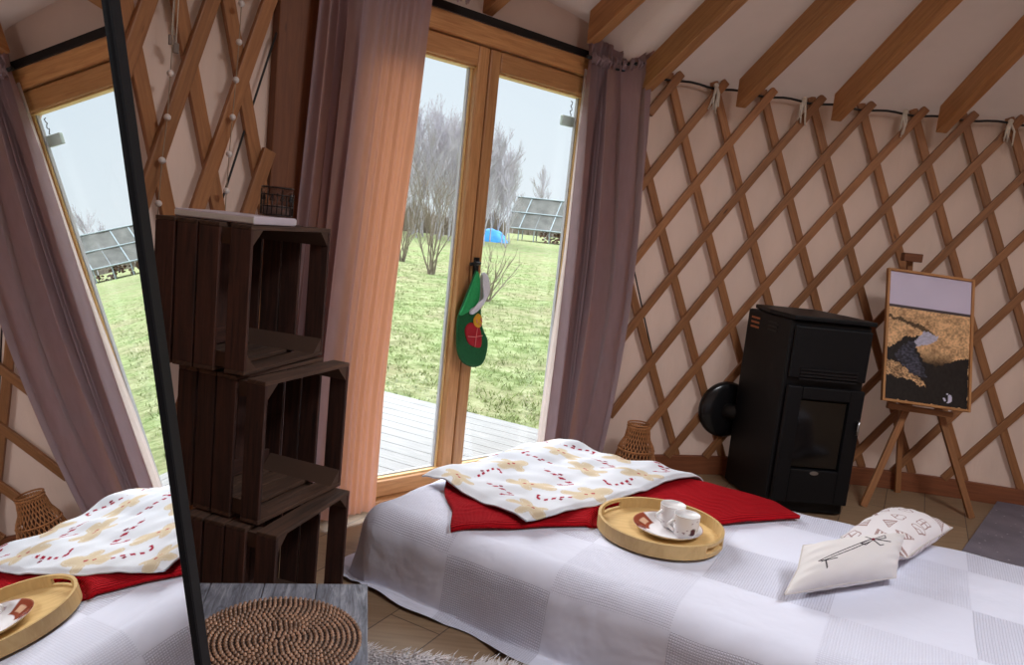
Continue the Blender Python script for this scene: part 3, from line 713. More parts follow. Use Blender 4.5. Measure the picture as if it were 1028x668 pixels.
def cup(c, hang, label):
    t = thing('espresso_cup', label, 'cup', c, 'cups on the plate')
    na, nz = 56, 24; pf = [(.030, 0), (.036, .004), (.041, .02), (.0435, .05), (.0445, .078)]
    def rr(z):
        for (a, ha), (b, hb) in zip(pf, pf[1:]):
            if z <= hb: return a+(b-a)*(z-ha)/(hb-ha)
        return pf[-1][0]
    m = MB(); m.grid(lambda u, v: V(c)+V((math.cos(2*PI*u)*rr(.078*v), math.sin(2*PI*u)*rr(.078*v), .078*v)), na, nz, True)
    uu, vv = np.meshgrid(np.arange(na)/na*2*PI, np.arange(nz+1)/nz*.078); A_, Z_ = uu.ravel(), vv.ravel(); cl = np.tile(np.array(lin((226, 224, 226))), (len(A_), 1)); rs = np.random.RandomState(4)
    for _ in range(26):
        a, z = rs.uniform(0, 6.28), rs.uniform(.012, .07); cl[np.hypot((np.mod(A_-a+PI, 2*PI)-PI)*.043, Z_-z) < .0026] = lin((130, 96, 104))
    for a in (5.1, 2.0): cl[np.hypot((np.mod(A_-a+PI, 2*PI)-PI)*.043, (Z_-.03)*.8) < .011] = lin((84, 52, 60))
    m.build('cup_wall', vcol('cup_glaze', .2, 0, spec=.5), t, smooth=True, colors=cl)
    m = MB(); m.lathe([(.0445, .078), (.0440, .0805), (.0415, .079), (.040, .05), (.036, .012), (.0, .008)], c, 48); m.lathe([(0, .001), (.030, .0)], c, 48); m.build('cup_inside', M['white'], t, smooth=True)
    e = V((math.cos(hang), math.sin(hang), 0)); pts = [V(c)+e*(.040+.024*math.sin(PI*k/10))+V((0, 0, .060-.040*k/10)) for k in range(11)]
    MB().tube(pts, .0052, 10).build('cup_handle', M['white'], t, smooth=True)
cz = PC.z+.0045
cup(V((.632, 2.575, cz)), 3.5, 'white speckled cup standing farther back on the plate')
cup(V((.664, 2.492, cz)), 3.3, 'white speckled cup standing nearer the viewer on the plate')

# ------------------------------------------------------------------ wicker lantern by the curtain
WC = V((.70, 3.80, 0)); wk = thing('wicker_vase', 'honey-coloured woven wicker vase on the floor beside the right curtain', 'vase', WC)
def wr_(z):
    pts = [(0, .085), (.04, .100), (.12, .108), (.20, .090), (.27, .062), (.325, .055)]
    for (a, ra), (b, rb_) in zip(pts, pts[1:]):
        if z <= b: t = (z-a)/(b-a); t = t*t*(3-2*t); return ra+(rb_-ra)*t
    return pts[-1][1]
m = MB()
for k in range(30):
    for sg in (1, -1):
        m.tube([WC+V((math.cos(a)*wr_(z)*(1+.012*sg), math.sin(a)*wr_(z)*(1+.012*sg), z)) for z, a in [(.325*i/18, 2*PI*k/30+sg*1.5*i/18) for i in range(19)]], .0026, 5)
m.build('woven_body', M['wicker'], wk, smooth=True)
m = MB()
for z in (.004, .10, .20, .318, .332): MB().tube([WC+V((math.cos(a)*(wr_(min(z, .325))+.002), math.sin(a)*(wr_(min(z, .325))+.002), z)) for a in [2*PI*i/32 for i in range(33)]], .0045, 6).build('hoop', M['wicker'], wk, smooth=True)
MB().lathe([(0, .01), (.078, .01), (.09, .10), (.05, .25), (.045, .31), (.04, .31), (.044, .25), (.08, .10), (.07, .02), (0, .02)], WC, 32).build('inner_liner', plain('dark_liner', (92, 58, 36), .8), wk, smooth=True)

# ------------------------------------------------------------------ crates
def crate(fl_, fr_, z0, label, seed, depth=.295, hgt=.395):
    fl_, fr_ = V((*fl_, 0)), V((*fr_, 0)); e = fr_-fl_; w_ = e.length; e.normalize(); b = V((-e.y, e.x, 0))      # b: to the back
    c = fl_+V((0, 0, z0)); t = thing('wooden_crate', label, 'crate', c, 'stacked wooden crates'); rs = random.Random(seed)
    T = .012; Z = V((0, 0, 1))
    def P(x, y, z): return c+e*x+b*y+Z*z
    ws = [.062, .062, .062, .062] if seed != 2 else [.06, .064, .058, .062]
    gap = (depth-sum(ws))/3
    def rows():
        y = 0
        for i, q in enumerate(ws):
            g_ = gap*(2.15, .35, .5)[i] if i < 3 else 0
            yield y+q/2, q; y += q+g_
    for x, nm in ((T/2, 'side_panel'), (w_-T/2, 'side_panel')):
        m = MB()
        for y, q in rows(): m.box(P(x, y, hgt/2), Z*(hgt-2*T-.0), b*q, e*T)
        m.build(nm, M['crate'], t, bevel=.002)
    for z, nm in ((hgt-T/2, 'top_panel'), (T/2, 'bottom_panel')):
        m = MB()
        for y, q in rows(): m.box(P(w_/2, y, z), e*w_, b*q, Z*T)
        m.build(nm, M['crate_in'], t, bevel=.002)
    m = MB(); n = 5; sw = .066; gp = (w_-.03-n*sw)/(n-1)
    for i in range(n): m.box(P(.015+sw/2+i*(sw+gp), depth-.005, hgt/2), Z*(hgt-2*T), e*sw, b*.010)
    m.box(P(w_/2, depth-.018, T+.030), e*(w_-2*T), Z*.05, b*.012); m.box(P(w_/2, depth-.018, hgt-T-.030), e*(w_-2*T), Z*.05, b*.012)
    m.build('back_panel', M['crate'], t, bevel=.002)
    for (x, z, sx_, sz_) in ((T, T, 1, 1), (w_-T, T, -1, 1), (T, hgt-T, 1, -1), (w_-T, hgt-T, -1, -1)):
        k = .042; m = MB(); m.poly([P(x, .002, z), P(x+sx_*k, .002, z), P(x, .002, z+sz_*k)], b*(depth-.03)); m.build('corner_post', M['crate_in'], t)
    return t, P
HG = .4
c1, P1 = crate((-.69, 1.945), (-.585, 2.335), .812, 'dark-stained slatted wooden crate, topmost of the stack', 1)
crate((-.625, 1.925), (-.487, 2.285), .412, 'dark-stained slatted wooden crate, middle of the stack', 2)
crate((-.56, 1.885), (-.452, 2.262), .012, 'dark-stained slatted wooden crate, bottom of the stack, behind the low table', 3)
# slab book and candle holder
e = V((.105, .39, 0)).normalized(); b = V((-e.y, e.x, 0)); k0 = V((-.69, 1.945, 0))+e*.03+b*.012
m = MB(); m.box(k0+e*.10+b*.125+V((0, 0, 1.2085+.011)), b*.245, e*.20, (0, 0, .022))
bk = m.build('book', M['paper'], bevel=.003, origin=k0+V((0, 0, 1.2085)))
tag(bk, 'thin white hardcover book lying on top of the crate stack', 'book')
pg = MB(); pg.box(k0+e*.1005+b*.125+V((0, 0, 1.2085+.011)), b*.2435, e*.2035, (0, 0, .014)); pg.build('pages', plain('page_edges', (228, 226, 222), .8), bk)
CH = k0+e*.165+b*.045+V((0, 0, 1.2315)); ch = thing('candle_holder', 'small glass candle holder with dark filigree, on the book', 'candle holder', CH)
m = MB(); m.lathe([(0, 0), (.040, 0), (.042, .004), (.042, .084), (.039, .084), (.039, .006), (0, .006)], CH, 40); m.build('glass_cup', clearpane('smoky_glass', (.85, .82, .82), .05), ch, smooth=True)
m = MB()
for z in (.004, .028, .060, .080): m.tube([CH+V((math.cos(a)*.0435, math.sin(a)*.0435, z)) for a in [2*PI*i/32 for i in range(33)]], .0017, 6)
for i in range(20):
    a = 2*PI*i/20; z1 = .055+.02*((i*7) % 3)/2
    m.tube([CH+V((math.cos(a)*.0435, math.sin(a)*.0435, .004)), CH+V((math.cos(a)*.0435, math.sin(a)*.0435, z1))], .0016, 5)
    if i % 2: m.tube([CH+V((math.cos(a+d)*.0437, math.sin(a+d)*.0437, z)) for d, z in ((-.15, .045), (0, .062), (.15, .045), (-.15, .045))], .0014, 5)
m.build('metal_filigree', M['black'], ch, smooth=True)
MB().lathe([(0, .008), (.036, .008), (.036, .03), (0, .032)], CH, 24).build('candle', plain('pale_wax', (170, 150, 140), .5), ch, smooth=True)

# ------------------------------------------------------------------ low table and round placemat
def grey_wood():
    m, n, b, o = newmat('weathered_grey_wood'); v = coords(n, 'UV', (2.5, 16, 1)); ns = N(n, 'ShaderNodeTexNoise', Scale=4.0, Detail=8.0, Roughness=.7, Distortion=1.0); n.links.new(v, ns.inputs[0])
    n.links.new(ramp(n, ns.outputs[0], [(.32, lin((70, 72, 80))), (.5, lin((126, 130, 142))), (.68, lin((172, 176, 188)))]), b.inputs['Base Color']); b.inputs['Roughness'].default_value = .45; bump(n, ns.outputs[0], b, .4, .003); return m
TR, TD, TL = V((-.297, 1.80, 0)), V((.201, -.98, 0)).normalized(), V((-.98, -.201, 0)).normalized()   # far-right corner, towards the viewer, to the left
TZ = .345
tb_ = thing('low_table', 'low table with a weathered grey plank top under the round placemat', 'table', TR)
m = MB()
for i in range(5): m.box(TR+TL*(.062+i*.125)+TD*.30+V((0, 0, TZ-.014)), TD*.60, TL*.1235, (0, 0, .028))
GW = grey_wood(); m.build('table_top', GW, tb_, bevel=.002)
for a, b_ in ((.04, .04), (.58, .04), (.04, .56), (.58, .56)): MB().box(TR+TL*a+TD*b_+V((0, 0, (TZ-.028)/2)), (0, 0, TZ-.028), TL*.05, TD*.05).build('leg', GW, tb_, bevel=.003)
m = MB()
for a, b_, L_, dr_ in ((.31, .03, .54, TL), (.31, .57, .54, TL), (.03, .30, .50, TD), (.59, .30, .50, TD)): m.box(TR+TL*a+TD*b_+V((0, 0, TZ-.058)), dr_*L_, dr_.cross(V((0, 0, 1)))*.02, (0, 0, .058))
m.build('apron', GW, tb_)
MC = V((-.432, 1.505, TZ)); mt_ = thing('woven_placemat', 'round brown coiled placemat lying on the low grey table', 'placemat', MC)
m = MB(); rs = random.Random(5); ring = .0116; cols = []
for k in range(1, 16):
    r = k*ring; n = max(6, int(2*PI*r/.0115))
    for i in range(n):
        a = 2*PI*(i+.5*(k % 2))/n+.05*k; ln, wd, ht = 2*PI*r/n*.80, ring*.74, .011
        t = V((-math.sin(a), math.cos(a), 0)); rd = V((math.cos(a), math.sin(a), 0)); t2 = (t+rd*.35).normalized(); r2 = V((t2.y, -t2.x, 0))
        c = MC+rd*r+V((0, 0, .0055)); vs = []
        for (x, y, z) in ((-.5, 0, 0), (-.32, -.5, 0), (.32, -.5, 0), (.5, 0, 0), (.32, .5, 0), (-.32, .5, 0)): vs.append(c+t2*x*ln+r2*y*wd)
        for (x, y) in ((-.28, 0), (-.16, -.24), (.16, -.24), (.28, 0), (.16, .24), (-.16, .24)): vs.append(c+t2*x*ln+r2*y*wd+V((0, 0, ht*.55)))
        fs = [(j, (j+1) % 6, 6+(j+1) % 6, 6+j) for j in range(6)]+[tuple(range(6, 12))]
        m.add(vs, fs, [[(0, 0)]*len(f) for f in fs])
        base = np.array(lin((166, 128, 102)))*rs.uniform(.55, 1.25)
        cols += [base]*12
m.build('stitches', vcol('varnished_coil', .35, 0, spec=.6), mt_, smooth=True, colors=np.array(cols))
MB().lathe([(0, 0), (.174, 0), (.1765, .003), (.174, .0062), (0, .0062)], MC, 64).build('coil_base', plain('dark_coil_base', (44, 28, 22), .7), mt_, smooth=True)

# ------------------------------------------------------------------ shaggy rug
RG = [V((-.52, 2.02, 0)), V((.44, 2.00, 0)), V((.40, 1.25, 0)), V((-.56, 1.27, 0))]
rg = thing('shaggy_rug', 'light grey shaggy rug on the floor in front of the bed', 'rug', RG[0])
m = MB(); m.grid(lambda u, v: (RG[0].lerp(RG[1], u)).lerp(RG[3].lerp(RG[2], u), v)+V((0, 0, .012)), 20, 20); m.build('rug_base', plain('rug_backing', (158, 150, 154), .95), rg, solid=.012)
m = MB(); rs = random.Random(9); vs, fs = [], []
for i in range(52000):
    u, v = rs.random(), rs.random()**.8; p = RG[0].lerp(RG[1], u).lerp(RG[3].lerp(RG[2], u), v); a = wob(p.x, p.y, 3)*4+rs.uniform(-.9, .9); h = rs.uniform(.018, .04)
    d = V((math.cos(a), math.sin(a), 0)); q = V((-d.y, d.x, 0))*.0026; b0 = p+V((0, 0, .016)); n = len(vs)
    vs += [b0-q, b0+q, b0+d*.012+V((0, 0, h*.8))+q*.8, b0+d*.012+V((0, 0, h*.8))-q*.8, b0+d*rs.uniform(.02, .04)+V((0, 0, h))]; fs += [(n, n+1, n+2, n+3), (n+3, n+2, n+4)]
m.add(vs, fs, [[(0, 0)]*len(f) for f in fs]); pil = m.build('pile', plain('rug_pile', (226, 220, 222), .95, 0, .10, 8), rg); pil['kind'] = 'stuff'

# grey speckled floor panel at the right
def speck():
    m, n, b, o = newmat('grey_speckled_panel'); v = coords(n, 'Object'); ns = N(n, 'ShaderNodeTexNoise', Scale=5.0, Detail=4.0); n.links.new(v, ns.inputs[0]); vo = N(n, 'ShaderNodeTexVoronoi', Scale=22.0); n.links.new(v, vo.inputs[0])
    c = ramp(n, ns.outputs[0], [(.3, lin((98, 94, 106))), (.7, lin((128, 122, 134)))]); k = ramp(n, vo.outputs['Distance'], [(.08, (1, 1, 1)), (.12, (0, 0, 0))]); mx = N(n, 'ShaderNodeMixRGB'); n.links.new(k, mx.inputs[0]); n.links.new(c, mx.inputs[1]); mx.inputs[2].default_value = (*lin((176, 172, 178)), 1)
    n.links.new(mx.outputs[0], b.inputs['Base Color']); b.inputs['Roughness'].default_value = .6; return m
m = MB(); e1 = V((.793, .965, 0)).normalized(); e2 = V((e1.y, -e1.x, 0)); q0 = V((2.25, 3.44, 0))
for i in range(3): m.box(q0+e1*.45+e2*(.165+i*.33)+V((0, 0, .011)), e1*1.25, e2*.327, (0, 0, .02))
tag(m.build('floor_mat', speck(), bevel=.002, origin=q0), 'dark grey speckled flat mat on the floor right of the easel', 'mat')

# ------------------------------------------------------------------ stove
SF = V((1.340, 3.60, 0)); th = math.radians(4); sx_, sy_ = V((math.cos(th), math.sin(th), 0)), V((-math.sin(th)-.12, math.cos(th), 0)).normalized()
SW, SD_, SH = .40, .47, .995
def S_(x, y, z): return SF+sx_*x+sy_*y+V((0, 0, z))
sv = thing('pellet_stove', 'tall black pellet stove standing on the floor against the lattice wall', 'stove', SF)
m = MB(); m.box(S_(SW/2, SD_/2+.012, .486), (0, 0, .958), sx_*SW, sy_*(SD_-.024)); m.build('body', M['stove'], sv, bevel=.012)
m = MB(); m.poly([S_(-.006, .0, SH-.028), S_(SW+.006, .0, SH-.028), S_(SW+.008, SD_*.5, SH-.028), S_(SW*.93, SD_+.01, SH-.028), S_(SW*.1, SD_+.01, SH-.028), S_(-.008, SD_*.5, SH-.028)], V((0, 0, .022))); m.build('top_plate', M['stove'], sv, bevel=.005)
m = MB(); m.box(S_(SW/2, .006, .70+.115), (0, 0, .25), sx_*(SW-.02), sy_*.02); m.build('upper_front', M['stove'], sv, bevel=.006)
m = MB()
for k in range(4): m.box(S_(SW*.5, -.006, .735-.016*k), sx_*(SW*.72), sy_*.012, (0, 0, .008))
m.build('grille', plain('dark_grille', (34, 34, 38), .4, .5), sv)
m = MB(); zc, hh = .36, .58
for x in (.045, SW-.045): m.box(S_(x, -.004, zc), (0, 0, hh), sx_*.07, sy_*.026)
m.box(S_(SW/2, -.004, zc+hh/2-.03), sx_*(SW-.16), sy_*.026, (0, 0, .06)); m.box(S_(SW/2, -.004, zc-hh/2+.085), sx_*(SW-.16), sy_*.026, (0, 0, .17))
dd = m.build('fire_door', M['stove'], sv, bevel=.004)
MB().box(S_(SW/2, .002, zc+.055), (0, 0, .33), sx_*(SW-.155), sy_*.008).build('door_glass', M['stoveglass'], dd)
MB().tube([S_(SW-.028, -.02, .50), S_(SW-.028, -.034, .50), S_(SW-.028, -.034, .44), S_(SW-.028, -.02, .44)], .006, 8).build('handle', M['steel'], dd, smooth=True)
m = MB()
m.grid(lambda u, v: S_(SW/2+.022*v*math.cos(2*PI*u), -.0185, .225+.010*v*math.sin(2*PI*u)), 24, 2, True); m.build('oval_badge', M['steel'], dd)
m = MB(); 
for k in range(3): m.box(S_(-.001, SD_*.80, .925-.024*k), sy_*.085, (0, 0, .010), sx_*.004)
m.build('side_vents', M['copper'], sv)
m = MB()
for k in range(3): m.box(S_(-.001, SD_*.42, .925-.020*k), sy_*.09, (0, 0, .007), sx_*.004)
m.build('side_slots', M['black'], sv)
# flue pipe with round wall rosette
fd = cyl(6.40, .385, RAD-.04); nv_ = (V((CX, CY, .385))-fd).normalized()
fp = thing('flue_pipe', 'round black flue rosette on the wall behind the stove', 'flue', fd)
m = MB(); m.lathe([(0, -.01), (.150, -.01), (.158, .0), (.156, .014), (.140, .026), (.10, .034), (.062, .036)], fd, 48, nv_); m.build('rosette', plain('glossy_black_enamel', (22, 22, 24), .22, 0), fp, smooth=True)
m = MB(); m.tube([fd, fd+nv_*.03, fd+nv_*.05+V((.05, 0, 0)), S_(.09, SD_-.01, .385)], .042, 20); m.build('pipe', M['black'], fp, smooth=True)

# ------------------------------------------------------------------ easel and picture
BLc, BRc, TLc, TRc = V((1.925, 3.835, .580)), V((2.385, 3.835, .562)), V((1.93, 4.02, 1.254)), V((2.395, 4.02, 1.236))
ea = thing('easel', 'slender wooden tripod easel holding the framed picture', 'easel', V((2.15, 3.85, 0)))
nb = (BRc-BLc).cross(TLc-BLc).normalized(); nb = nb if nb.y > 0 else -nb     # points to the wall
apex = V((2.075, 4.085, 1.31))
m = MB().bar(V((1.935, 3.85, 0)), V((2.285, 4.055, .93)), .036, .018, (1, 0, 0)); m.build('leg', M['lattice'], ea, bevel=.002)
MB().bar(V((2.505, 3.84, 0)), V((2.145, 4.075, .97)), .034, .018, (1, 0, 0)).build('leg', M['lattice'], ea, bevel=.002)
MB().bar(V((2.27, 4.16, 0)), apex+V((.01, .028, 0)), .03, .018, (1, 0, 0)).build('leg', M['lattice'], ea, bevel=.002)
MB().box(apex+V((.005, .0, .01)), (.10, 0, 0), (0, .04, 0), (0, 0, .045)).build('head_block', M['post'], ea, bevel=.004)
MB().bar(V((1.99, 3.895, .545)), V((2.33, 3.885, .53)), .03, .022, (0, 0, 1)).build('picture_ledge', M['lattice'], ea, bevel=.002)
pc = thing('framed_picture', 'framed photograph of a winding creek through golden marsh grass, on the easel', 'picture', BLc)
up_ = (TLc-BLc).normalized(); rt_ = (BRc-BLc).normalized(); nf_ = -nb; fw_ = .013
ctr_ = (BLc+BRc+TLc+TRc)/4; PW, PH = (BRc-BLc).length, (TLc-BLc).length
m = MB()
for sg in (-1, 1): m.box(ctr_+rt_*sg*(PW/2-fw_/2), up_*PH, rt_*fw_, nf_*.024); m.box(ctr_+up_*sg*(PH/2-fw_/2), rt_*(PW-2*fw_), up_*fw_, nf_*.024)
m.build('frame', M['pine'], pc, bevel=.002)
MB().box(ctr_-nf_*.006, rt_*(PW-.02), up_*(PH-.02), nf_*.006).build('backing_board', M['board'], pc)
nx, ny = 130, 190; w2, h2 = PW-2*fw_, PH-2*fw_
m = MB(); m.grid(lambda u, v: ctr_+nf_*.0005+rt_*(u-.5)*w2+up_*(v-.5)*h2, nx, ny)
u, v = np.meshgrid(np.arange(nx+1)/nx, 1-np.arange(ny+1)/ny); u, v = u.ravel(), v.ravel()    # v down from the top
rs_ = np.random.RandomState(2); g1 = rs_.rand(len(u)); 
def vn(x, y, s, sd):      # value noise
    R_ = np.random.RandomState(sd).rand(64, 64); X, Y = x*s, y*s; i, j = np.floor(X).astype(int), np.floor(Y).astype(int); fx, fy = X-i, Y-j; fx, fy = fx*fx*(3-2*fx), fy*fy*(3-2*fy)
    i, j = i % 63, j % 63; return (R_[j, i]*(1-fx)+R_[j, i+1]*fx)*(1-fy)+(R_[j+1, i]*(1-fx)+R_[j+1, i+1]*fx)*fy
c = np.zeros((len(u), 3)); L = lambda r, g, b_: np.array(lin((r, g, b_)))
def inpoly(P, X, Y):
    ins = np.zeros(len(X), bool); n = len(P)
    for i in range(n):
        (x0, y0), (x1, y1) = P[i], P[(i+1) % n]
        if y0 == y1: continue
        k = ((Y < y0) != (Y < y1)) & (X < (x1-x0)*(Y-y0)/(y1-y0)+x0); ins ^= k
    return ins
gd = np.clip(.62+.9*(vn(u, v*1.6, 60, 1)-.5)+.5*(vn(u, v*2, 12, 2)-.5), 0, 1)[:, None]
tan = L(128, 94, 66)*(1-gd)+L(226, 182, 134)*gd; c[:] = tan
X = u+.025*(vn(u, v, 34, 4)-.5)+.02*(vn(u, v, 90, 14)-.5); Y = v+.022*(vn(u, v, 30, 5)-.5)+.012*(vn(u, v, 80, 15)-.5)
blk = L(27, 24, 23)*(.7+.9*vn(u, v, 50, 9)[:, None])
c[inpoly([(0, .345), (.2, .362), (.45, .41), (.62, .462), (.56, .478), (.42, .445), (.2, .39), (0, .368)], X, Y)] *= .16
m_ = inpoly([(0, .72), (0, .60), (.12, .56), (.22, .50), (.40, .485), (.44, .45), (.60, .455), (.52, .52), (.38, .56), (.42, .64), (.60, .68), (1, .61), (1, 1), (0, 1)], X, Y); c[m_] = blk[m_]
m_ = inpoly([(.44, .440), (.64, .462), (.53, .53), (.38, .575), (.28, .575), (.40, .49)], X, Y); c[m_] = (L(176, 172, 190)*(.75+.4*vn(u, v*3, 40, 6)[:, None]))[m_]
m_ = inpoly([(.30, .53), (.36, .56), (.34, .61), (.44, .70), (.50, .80), (.34, .80), (.16, .70), (.10, .66), (.20, .57)], X, Y); c[m_] = (L(74, 74, 88)*(.25+1.3*vn(u, v*3, 46, 7)[:, None]**2))[m_]
m_ = inpoly([(.36, .575), (.46, .545), (.75, .53), (1, .535), (1, .60), (.84, .60), (.78, .66), (.6, .70), (.47, .68), (.40, .63)], X, Y); k_ = np.clip(1.15-(v-.55)*7.5, .08, 1)[:, None]; c[m_] = (tan*k_)[m_]
m_ = inpoly([(0, .70), (.16, .715), (.46, .835), (.50, .875), (.28, .83), (.12, .83), (0, .80)], X, Y); c[m_] = (tan*(.35+.65*(vn(u*.5+v, v*2-u, 60, 12)[:, None] > .45)))[m_]
c[(v < .40) & (v > .30)] *= .96
sky_ = v < .262; c[sky_] = (L(196, 186, 206)*(.93+.1*vn(u, v, 5, 6)[:, None]))[sky_]; c[(v >= .262) & (v < .280)] = L(66, 56, 60)
sp = (np.hypot((u-.76), (v-.935)*1.5) < .055) & (vn(u, v, 40, 8) > .42); c[sp] = L(190, 186, 206)
m.build('photo_print', vcol('photo_paper', .35, 0, spec=.4), pc, colors=np.clip(c*1.2, 0, 1))

# ------------------------------------------------------------------ standing mirror
MN, MD = V((.964, .211, .160)).normalized(), .0991
mu = (V((0, 0, 1))-MN*MN.z).normalized(); ms = MN.cross(mu); ms = ms if ms.y > 0 else -ms
ein = V((-.201, .366, 1.361)); ein = ein-MN*(ein.dot(MN)-MD)
FW = .021; edge = ein.dot(ms)             # inner right edge of the glass, along ms
bz = (0-ein.z)/mu.z; zt = 1.78
def MP(s_, h_, n_): return ein+ms*s_+mu*(h_/mu.z*1.0+bz)+MN*n_      # h_ = height over the floor
mrr = thing('standing_mirror', 'tall leaning mirror with a thin black frame at the left', 'mirror', MP(-.2, 0, 0))
GWd = .52
m = MB(); H0, H1 = .06, 1.72
m.box(MP(-GWd/2, (H0+H1)/2, -.003), mu*((H1-H0)/mu.z), ms*GWd, MN*.006); m.build('mirror_glass', M['mirror'], mrr)
m = MB()
for s_ in (FW/2, -GWd-FW/2): m.box(MP(s_, (H0+H1)/2, -.006), mu*((H1-H0)/mu.z+.06), ms*FW, MN*.016)
for h_ in (H0-FW/2, H1+FW/2): m.box(MP(-GWd/2, h_, -.006), ms*GWd, mu*FW, MN*.016)
m.build('frame', plain('black_frame_paint', (13, 13, 17), .7, 0, .05, spec=.15), mrr, bevel=.002)
MB().box(MP(-GWd/2, (H0+H1)/2, -.012), mu*((H1-H0)/mu.z), ms*GWd, MN*.008).build('backing_board', plain('dark_backing', (40, 38, 38), .8), mrr)
m = MB(); a_, b_ = MP(-GWd/2, 1.45, -.02), MP(-GWd/2, .0, 0)-MN*.55; b_.z = .012; m.bar(a_, b_, .04, .018, ms); m.build('rear_strut', M['black'], mrr, bevel=.002)

# ------------------------------------------------------------------ fairy lights and cord on the left lattice
def wp(a, z): return cyl(a, z, RAD-.055)
fs_ = thing('string_lights', 'string of small white round bulbs draped on the left lattice', 'string lights', wp(9.3, 1.2))
runs = [[(9.205, 2.05), (9.205, 1.89), (9.207, 1.77), (9.212, 1.65), (9.218, 1.53), (9.224, 1.41), (9.228, 1.29), (9.23, 1.18)],
        [(9.44, 2.05), (9.445, 1.85), (9.452, 1.62), (9.457, 1.49), (9.470, 1.36), (9.477, 1.23), (9.48, 1.10)]]
m = MB()
for rn in runs: m.tube([wp(a, z) for a, z in rn], .0016, 5)
m.build('wire', plain('clear_wire', (150, 130, 110), .5), fs_, smooth=True)
bulb = None
for rn in runs:
    for a, z in rn[1:-1]:
        p = wp(a, z)
        if bulb is None: bulb = MB().ball((0, 0, 0), .0105, 14).build('bulb', M['bulb'], None, smooth=True); bulb.parent = fs_; bulb.location = p-BASE[fs_.name]
        else: q = bulb.copy(); COL.objects.link(q); q.location = p-BASE[fs_.name]
hc = thing('hanging_cord', 'pair of thin cords with small plastic toggles hanging on the left canvas', 'cord', wp(9.42, 1.72))
for k, (a, zb_) in enumerate(((9.418, 1.715), (9.434, 1.735))):
    MB().tube([cyl(a-.01, 2.10, RAD-.03), cyl(a, zb_, RAD-.03)], .0016, 5).build('cord', M['rope'], hc)
    MB().box(cyl(a, zb_-.014, RAD-.03), (0, 0, .03), (.014, .01, 0), (-.006, .008, 0)).build('toggle', plain('grey_toggle', (120, 104, 92), .5), hc, bevel=.002)

# ------------------------------------------------------------------ outside
GZ = -.30
def ground_mat():
    m, n, b, o = newmat('patchy_field_grass'); v = coords(n, 'Object')
    n1 = N(n, 'ShaderNodeTexNoise', Scale=.55, Detail=6.0, Roughness=.65); n2 = N(n, 'ShaderNodeTexNoise', Scale=5.0, Detail=8.0, Roughness=.75); n3 = N(n, 'ShaderNodeTexNoise', Scale=.16, Detail=4.0)
    for x in (n1, n2, n3): n.links.new(v, x.inputs[0])
    c1_ = ramp(n, n2.outputs[0], [(.30, lin((60, 70, 40))), (.44, lin((100, 112, 66))), (.58, lin((136, 142, 98))), (.72, lin((162, 158, 128)))])
    c2_ = ramp(n, n2.outputs[0], [(.32, lin((96, 92, 66))), (.55, lin((136, 130, 96))), (.72, lin((164, 156, 128)))])
    mx = N(n, 'ShaderNodeMixRGB'); n.links.new(ramp(n, n1.outputs[0], [(.42, (0, 0, 0)), (.62, (1, 1, 1))]), mx.inputs[0]); n.links.new(c1_, mx.inputs[1]); n.links.new(c2_, mx.inputs[2])
    n.links.new(mx.outputs[0], b.inputs['Base Color']); b.inputs['Roughness'].default_value = 1; b.inputs['Specular IOR Level'].default_value = .05
    bump(n, n2.outputs[0], b, .8, .08); return m
m = MB()
def gfn(u, v):
    r = 5.2*((170/5.2)**v) if v > 0 else 0.5; a = math.radians(20+150*u) if False else 2*PI*u
    x, y = r*math.cos(a), r*math.sin(a); return V((x, y, GZ+(.02*wob(x, y, .12)+.015*wob(x, y, .5, 4))*(1 if r < 90 else .3)))
m.grid(gfn, 160, 60, True)
n0 = len(m.v)
tag(m.build('ground', ground_mat(), smooth=True), kind='structure')
# grass tufts near the deck
m = MB(); rs = random.Random(21); vs, fs = [], []
for i in range(5200):
    y = 5.2+28*rs.random()**1.6; x = y*rs.uniform(-.22, .10)-.3
    if (V((x, y, 0))-V((-.877, 5.495, 0))).dot(V((.475, .88, 0)).normalized()) < .15: continue
    for k in range(4):
        a = rs.uniform(0, 6.28); h = rs.uniform(.02, .05); q = V((math.cos(a), math.sin(a), 0))*.006; p = V((x+rs.uniform(-.05, .05), y+rs.uniform(-.05, .05), GZ+.005)); n = len(vs)
        vs += [p-q, p+q, p+V((rs.uniform(-.04, .04), rs.uniform(-.04, .04), h))]; fs.append((n, n+1, n+2))
m.add(vs, fs, [[(0, 0)]*3 for _ in fs])
tag(m.build('grass_tufts', plain('grass_blades', (116, 126, 76), 1, 0, .3, 2, spec=.05), origin=(-1, 8, GZ)), 'short green grass tufts growing on the field beyond the deck', 'grass', kind='stuff')
# deck
DE, DI = V((1.118, -.603, 0)).normalized(), V((-.603, -1.118, 0)).normalized()
dk0 = V((-.877, 5.495, 0)); m = MB()
for i in range(20): m.box(dk0+DE*.2+DI*(.06+i*.122)+V((0, 0, -.062)), DE*9.0, DI*.117, (0, 0, .03))
m.box(dk0+DE*.2+DI*.02+V((0, 0, -.18)), DE*9.0, DI*.03, (0, 0, .20))
dkm = wood('weathered_pale_deck', (116, 112, 108), (146, 142, 138), (80, 74, 70), knots=False, rough=.8, bst=.3)
tag(m.build('deck', dkm, bevel=.003, origin=dk0), kind='structure')

